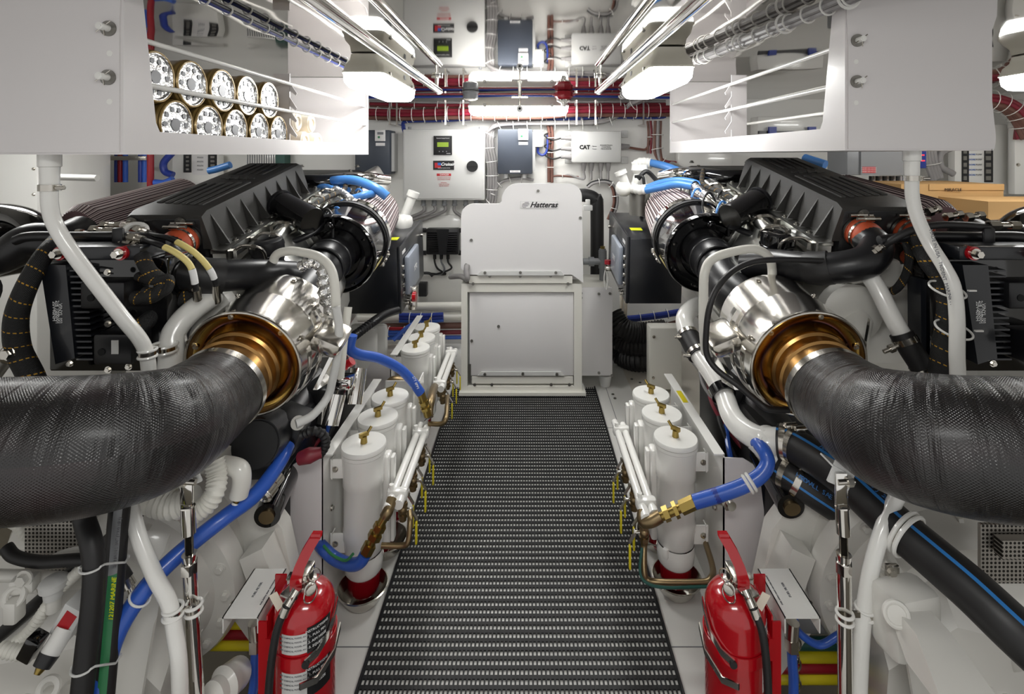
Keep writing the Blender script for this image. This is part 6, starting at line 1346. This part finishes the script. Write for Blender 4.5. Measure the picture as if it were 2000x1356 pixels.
def twin_tie(A, B, r, lab):
    u = (B-A); u.z = 0; u.normalize(); n = V((-u.y, u.x, 0)); L = []
    for c, a0 in ((B, -90), (A, 90)):
        for k in range(7): a = math.radians(a0 + k*30); L.append(c + (u*math.cos(a) + n*math.sin(a))*r)
    L.append(L[0]); tag(mk('cable_tie', G().tube(L, .0022, k=8, sm=2).box(B+(u-n).normalized()*r, (.008, .006, .006)), 'light_grey'), lab, 'cable tie')
twin_tie(P(182, 1104, 1.04), P(224, 1100, 1.10), .0215, 'upper clear cable tie binding the two dark hoses at lower left')
twin_tie(P(166, 1300, 1.015), P(207, 1294, 1.06), .0215, 'lower clear cable tie binding the two dark hoses at lower left')
hose('rubber_hose', pth([(-20, 1258, 1.2), (60, 1190, 1.2), (150, 1110, 1.2), (240, 1030, 1.2), (305, 965, 1.22), (330, 930, 1.26)]), .0155, 'rubber', 'straight black hose rising diagonally from the left edge', k=14)
hose('rubber_hose', pth([(12, 1070, 1.2), (30, 1088, 1.19), (80, 1098, 1.18), (150, 1094, 1.18), (205, 1096, 1.19), (235, 1112, 1.19), (248, 1130, 1.19)]), .013, 'rubber', 'sagging black hose crossing under the left exhaust hose', k=14)
t = thing('hose_end', P(252, 1150, 1.19), 'crimped steel end on the sagging black hose', 'pipe fitting'); mk('ferrule', G().cyl(P(240, 1122, 1.19), P(254, 1146, 1.19), .0135).cyl(P(254, 1146, 1.19), P(260, 1160, 1.19), .008).cyl(P(258, 1158, 1.19), P(264, 1172, 1.19), .011, k=6), 'steel', t)
t = thing('pressure_sender', P(80, 1310, 1.08), 'white probe with a black collar and brass tip at the lower left', 'sensor')
A, B = P(72, 1318, 1.06), P(165, 1170, 1.14); mk('tip', G().cyl(A, along(A, B, .1), .006, .011), 'brass', t); mk('collar', G().cyl(along(A, B, .09), along(A, B, .26), .017, .02, k=14), 'black', t); mk('barrel', G().cyl(along(A, B, .24), along(A, B, .6), .019), 'white', t); mk('head', G().box(along(A, B, .78), (.045, .045, .075), ry=.5, bev=.004), 'light_grey', t); mk('red_mark', G().box(along(A, B, .8)+V((0, -.024, 0)), (.025, .002, .05), ry=.6), 'ink_red', t, label='red mark')
mk('connector', G().box(along(A, B, .3)+V((-.04, 0, .01)), (.03, .03, .05), ry=.5, bev=.004), 'black_gloss', t)
for q, r, lab in (([(0, 1010, 1.3), (35, 1025, 1.28), (60, 1050, 1.27), (110, 1055, 1.27), (150, 1040, 1.27), (180, 1010, 1.28), (195, 985, 1.3)], .012, 'clear corrugated tube looping under the left exhaust hose'), ([(10, 1270, 1.15), (60, 1230, 1.16), (110, 1160, 1.17), (160, 1110, 1.18), (205, 1060, 1.2), (225, 1020, 1.22)], .012, 'clear corrugated tube running diagonally at the lower left'), ([(418, 900, 1.25), (424, 930, 1.24), (420, 960, 1.22), (405, 985, 1.21), (380, 1003, 1.2)], .022, 'white corrugated duct bending beside the left support rod'), ([(0, 1268, 1.1), (40, 1275, 1.1), (72, 1270, 1.1)], .013, 'short corrugated tube at the lower left corner'), ([(1740, 1100, 1.2), (1722, 1130, 1.2), (1712, 1165, 1.2), (1722, 1190, 1.22)], .012, 'pale pipe bend beside the right drain hose'), ([(275, 950, 1.24), (300, 975, 1.22), (340, 985, 1.21), (380, 975, 1.21)], .032, 'fat white corrugated duct under the left exhaust hose')):
    hose('corrugated_tube', pth(q), r, 'cream', lab, 'tube', corr=(.009 if r < .03 else .014, .0018))
# starter motor / pump clusters under the shields
t = thing('starter_motor', P(510, 850, 1.5), 'black cylindrical starter motor with a square end block under the left exhaust shield', 'motor')
mk('motor_body', G().cyl(P(500, 868, 1.36), P(540, 838, 1.5), .062, k=40), 'black', t); mk('end_cap', G().cyl(P(497, 870, 1.352), P(500, 868, 1.362), .058, k=40), 'black_soft', t)
mk('end_block', G().box(P(566, 835, 1.5), (.09, .09, .10), ry=.35, bev=.006), 'black', t); c = P(583, 826, 1.44); mk('port', G().cyl(c, c+V((.3, -1, .5)).normalized()*.012, .019).cyl(c, c+V((.3, -1, .5)).normalized()*.014, .014), 'dull_steel', t)
mk('lower_bracket', G().box(P(510, 905, 1.4), (.08, .05, .07), bev=.012), 'black', t)
hose('battery_cable', pth([(590, 850, 1.45), (612, 842, 1.45), (632, 850, 1.46), (636, 870, 1.47), (625, 888, 1.48)]), .012, 'rubber', 'looped black ribbed cable beside the starter motor', 'cable', corr=(.012, .0015))
tag(mk('terminal_boot', G().tube(pth([(585, 896, 1.45), (605, 890, 1.45), (628, 884, 1.46)]), [.018, .022, .014], k=14), 'maroon'), 'dark red terminal boot behind the left filter bracket', 'boot')
t = thing('starter_motor', P(540, 960, 1.4), 'glossy black solenoid cylinder at the inboard side of the left gearbox', 'motor'); mk('motor_body', G().cyl(P(522, 1008, 1.38), P(570, 900, 1.6), .034, .04, k=28), 'black_gloss', t); mk('end_plug', G().cyl(P(520, 1012, 1.375), P(524, 1003, 1.39), .020), 'bronze', t)
t = thing('starter_motor', P(1540, 990, 1.4), 'glossy black solenoid cylinder at the inboard side of the right gearbox', 'motor'); mk('motor_body', G().cyl(P(1545, 990, 1.40), P(1490, 890, 1.6), .036, .04, k=28), 'black_gloss', t); mk('end_plug', G().cyl(P(1548, 996, 1.395), P(1543, 986, 1.41), .022), 'bronze', t)
for s in (-1, 1):
    side = 'left' if s < 0 else 'right'
    g = G(); g.box((s*.83, 1.62, .42), (.24, .26, .30), bev=.03); g.cyl((s*.78, 1.5, .5), (s*.8, 1.9, .55), .07); g.box((s*.78, 1.9, .4), (.2, .3, .4), bev=.03)
    tag(mk('accessory_drive', g, 'black'), 'dark accessory housing low on the inboard side of the %s engine' % side, 'housing')
    for k in range(4):
        q = [V((s*(.70+.02*k), 1.56+.05*k, .30+.05*k)), V((s*(.66+.02*k), 1.62+.06*k, .38+.03*k)), V((s*(.68-.01*k), 1.75+.05*k, .46+.03*k)), V((s*.76, 1.95+.1*k, .55))]
        hose('wire', q, .009 - .001*k, ('blue', 'ink', 'maroon', 'cable')[k], ('blue', 'black', 'dark red', 'grey')[k]+' wire snaking behind the %s filter bracket' % side, 'cable', k=8)
t = thing('hose_coupling', P(515, 970, 1.36), 'round steel quick-coupling facing the camera beside the blue hose', 'pipe fitting'); c = P(515, 970, 1.34); mk('socket', G().lathe(c, V((.25, 1, .35)), [(.012, .0), (.016, -.004), (.021, 0), (.021, .03), (.017, .035), (.017, .06)], k=32, caps=(False, True)).torus(c+V((.25, 1, .35))*.003, V((.25, 1, .35)), .0195, .003), 'steel', t)
mk('core', G().cyl(c+Y*.006, c+Y*.02, .013).torus(c+Y*.005, Y, .008, .002), 'dull_steel', t)
hose('breather_pipe', pth([(375, 906, 1.3), (410, 908, 1.29), (445, 910, 1.28), (468, 918, 1.27), (472, 940, 1.27), (466, 968, 1.27)]), .022, 'cast', 'white cast elbow pipe above the left gearbox', 'pipe', k=18)
t = thing('bleed_cock', P(462, 985, 1.27), 'small brass and white drain cock under the white elbow', 'valve'); mk('cock', G().cyl(P(465, 966, 1.27), P(461, 984, 1.27), .007), 'brass', t); mk('spout', G().cyl(P(461, 983, 1.27), P(451, 1002, 1.26), .010, .007), 'white', t)
g = G(); g.cyl(P(700, 720, 1.8), P(690, 790, 1.75), .03, k=20); g.cyl(P(655, 770, 1.7), P(640, 830, 1.66), .035, k=20); g.box(P(668, 745, 1.7), (.08, .06, .04), bev=.01)
tag(mk('silver_tubes', g, 'chrome'), 'polished twin tubes behind the left filter bracket', 'pipe')
t = thing('dipstick', P(683, 712, 1.7), 'red-handled dipstick beside the left exhaust shield', 'dipstick'); mk('handle', G().cyl(P(674, 718, 1.7), P(684, 708, 1.7), .011).cyl(P(682, 710, 1.7), P(688, 705, 1.7), .015), 'red', t); mk('stem', G().cyl(P(674, 718, 1.7), P(655, 775, 1.7), .004), 'steel', t)
# perforated guards
tag(mk('perforated_guard', G().box(P(112, 1052, 1.24), (.15, .008, .15)), 'perforated'), 'perforated metal guard low at the left, behind the sagging hose', 'guard')
tag(mk('perforated_guard', G().box(P(1965, 1080, 1.14), (.12, .008, .13)).box(P(1985, 1068, 1.12), (.08, .02, .04)), 'perforated'), 'perforated metal guard low at the right edge', 'guard')
# cast arms visible under the right exhaust
hose('sloping_casting', pth([(1755, 1060, 1.35), (1810, 1070, 1.33), (1860, 1110, 1.3), (1920, 1180, 1.27), (2010, 1290, 1.2)]), [.045, .05, .05, .05], 'cast', 'smooth white cast arm sloping down to the lower right corner', 'casting', k=24)
tag(mk('cast_flange', G().lathe(P(1800, 1045, 1.33), V((-.4, -1, .4)), [(.06, 0), (.07, .01), (.07, .025), (.05, .03)], k=32).box(P(1945, 1110, 1.3), (.05, .04, .06), bev=.01), 'cast'), 'round white cast flange behind the upper thick black hose', 'casting')
t = thing('lift_boss', P(1765, 1190, 1.1), 'white cast block with a deep round socket, lower right gearbox top', 'casting')
mk('block', G().box(P(1768, 1205, 1.12), (.12, .08, .14), rz=.2, bev=.02), 'cast', t); c = P(1750, 1200, 1.065); mk('socket', G().torus(c, V((-.2, -1, .3)), .022, .005).cyl(c, c+V((-.2, -1, .3))*.003, .018), 'cast', t)
g = G(); g.prism([P(1790, 1240, 1.02), P(1860, 1240, 1.03), P(1975, 1400, .95), P(1850, 1400, .93)], (0, .1, 0)); tag(mk('cast_web', g, 'cast'), 'sloping white cast web at the bottom right', 'casting')
hose('fuel_hose', pth([(1640, 1240, 1.3), (1600, 1260, 1.3), (1560, 1235, 1.3), (1552, 1210, 1.32)]), .009, 'blue', 'blue hose loop behind the right channel bracket')
hose('pipe_run', pth([(1758, 960, 1.35), (1740, 1010, 1.3), (1725, 1030, 1.28)]), .02, 'white', 'short white pipe emerging under the right exhaust hose', 'pipe')

hose('crankcase_pipe', pth([(-20, 1124, 1.2), (60, 1126, 1.2), (130, 1130, 1.2)]), .013, 'cast', 'straight white pipe at the left edge below the sagging black hose', 'pipe')
tag(mk('pipe_union', G().box(P(48, 1140, 1.17), (.05, .03, .035), rz=.2, bev=.008).bolt(P(50, 1128, 1.16), F, .012), 'cast'), 'white pipe union at the left edge', 'pipe fitting')
t = thing('gearbox_breather', P(105, 1160, 1.16), 'pale capped breather on the gearbox at the lower left', 'breather'); q = P(105, 1140, 1.16); mk('cap', G().lathe(q, Z, [(.018, -.03), (.02, -.01), (.026, -.008), (.027, .006), (.02, .012), (0, .013)], k=28), 'light_grey', t); mk('stem', G().cyl(q-Z*.06, q-Z*.02, .014), 'cast', t)
for px, py, l in ((28, 1165, 'left'), (165, 1185, 'middle'), (205, 1240, 'right'), (95, 1345, 'lowest')):
    q = P(px, py, 1.15); tag(mk('lifting_eye', G().torus(q, V((.2, -1, .5)), .018, .007, k=24).box(q-Z*.03, (.03, .03, .05), bev=.006), 'cast'), l+' white cast eye on the gearbox at the lower left', 'casting', 'white cast eyes on the left gearbox')
hose('coupling_flange', pth([(462, 1318, 1.25), (440, 1335, 1.2)]), .035, 'cast', 'stepped white cast coupling at the bottom left of the left extinguisher', 'casting', sm=1, k=28)
tag(mk('coupling_flange', G().lathe(P(438, 1340, 1.19), V((-.3, -1, .2)), [(.034, -.02), (.04, 0), (.03, .012), (.03, .03), (.015, .035)], k=28), 'cast'), 'round white cast flange end at the bottom, left of the left extinguisher', 'casting')
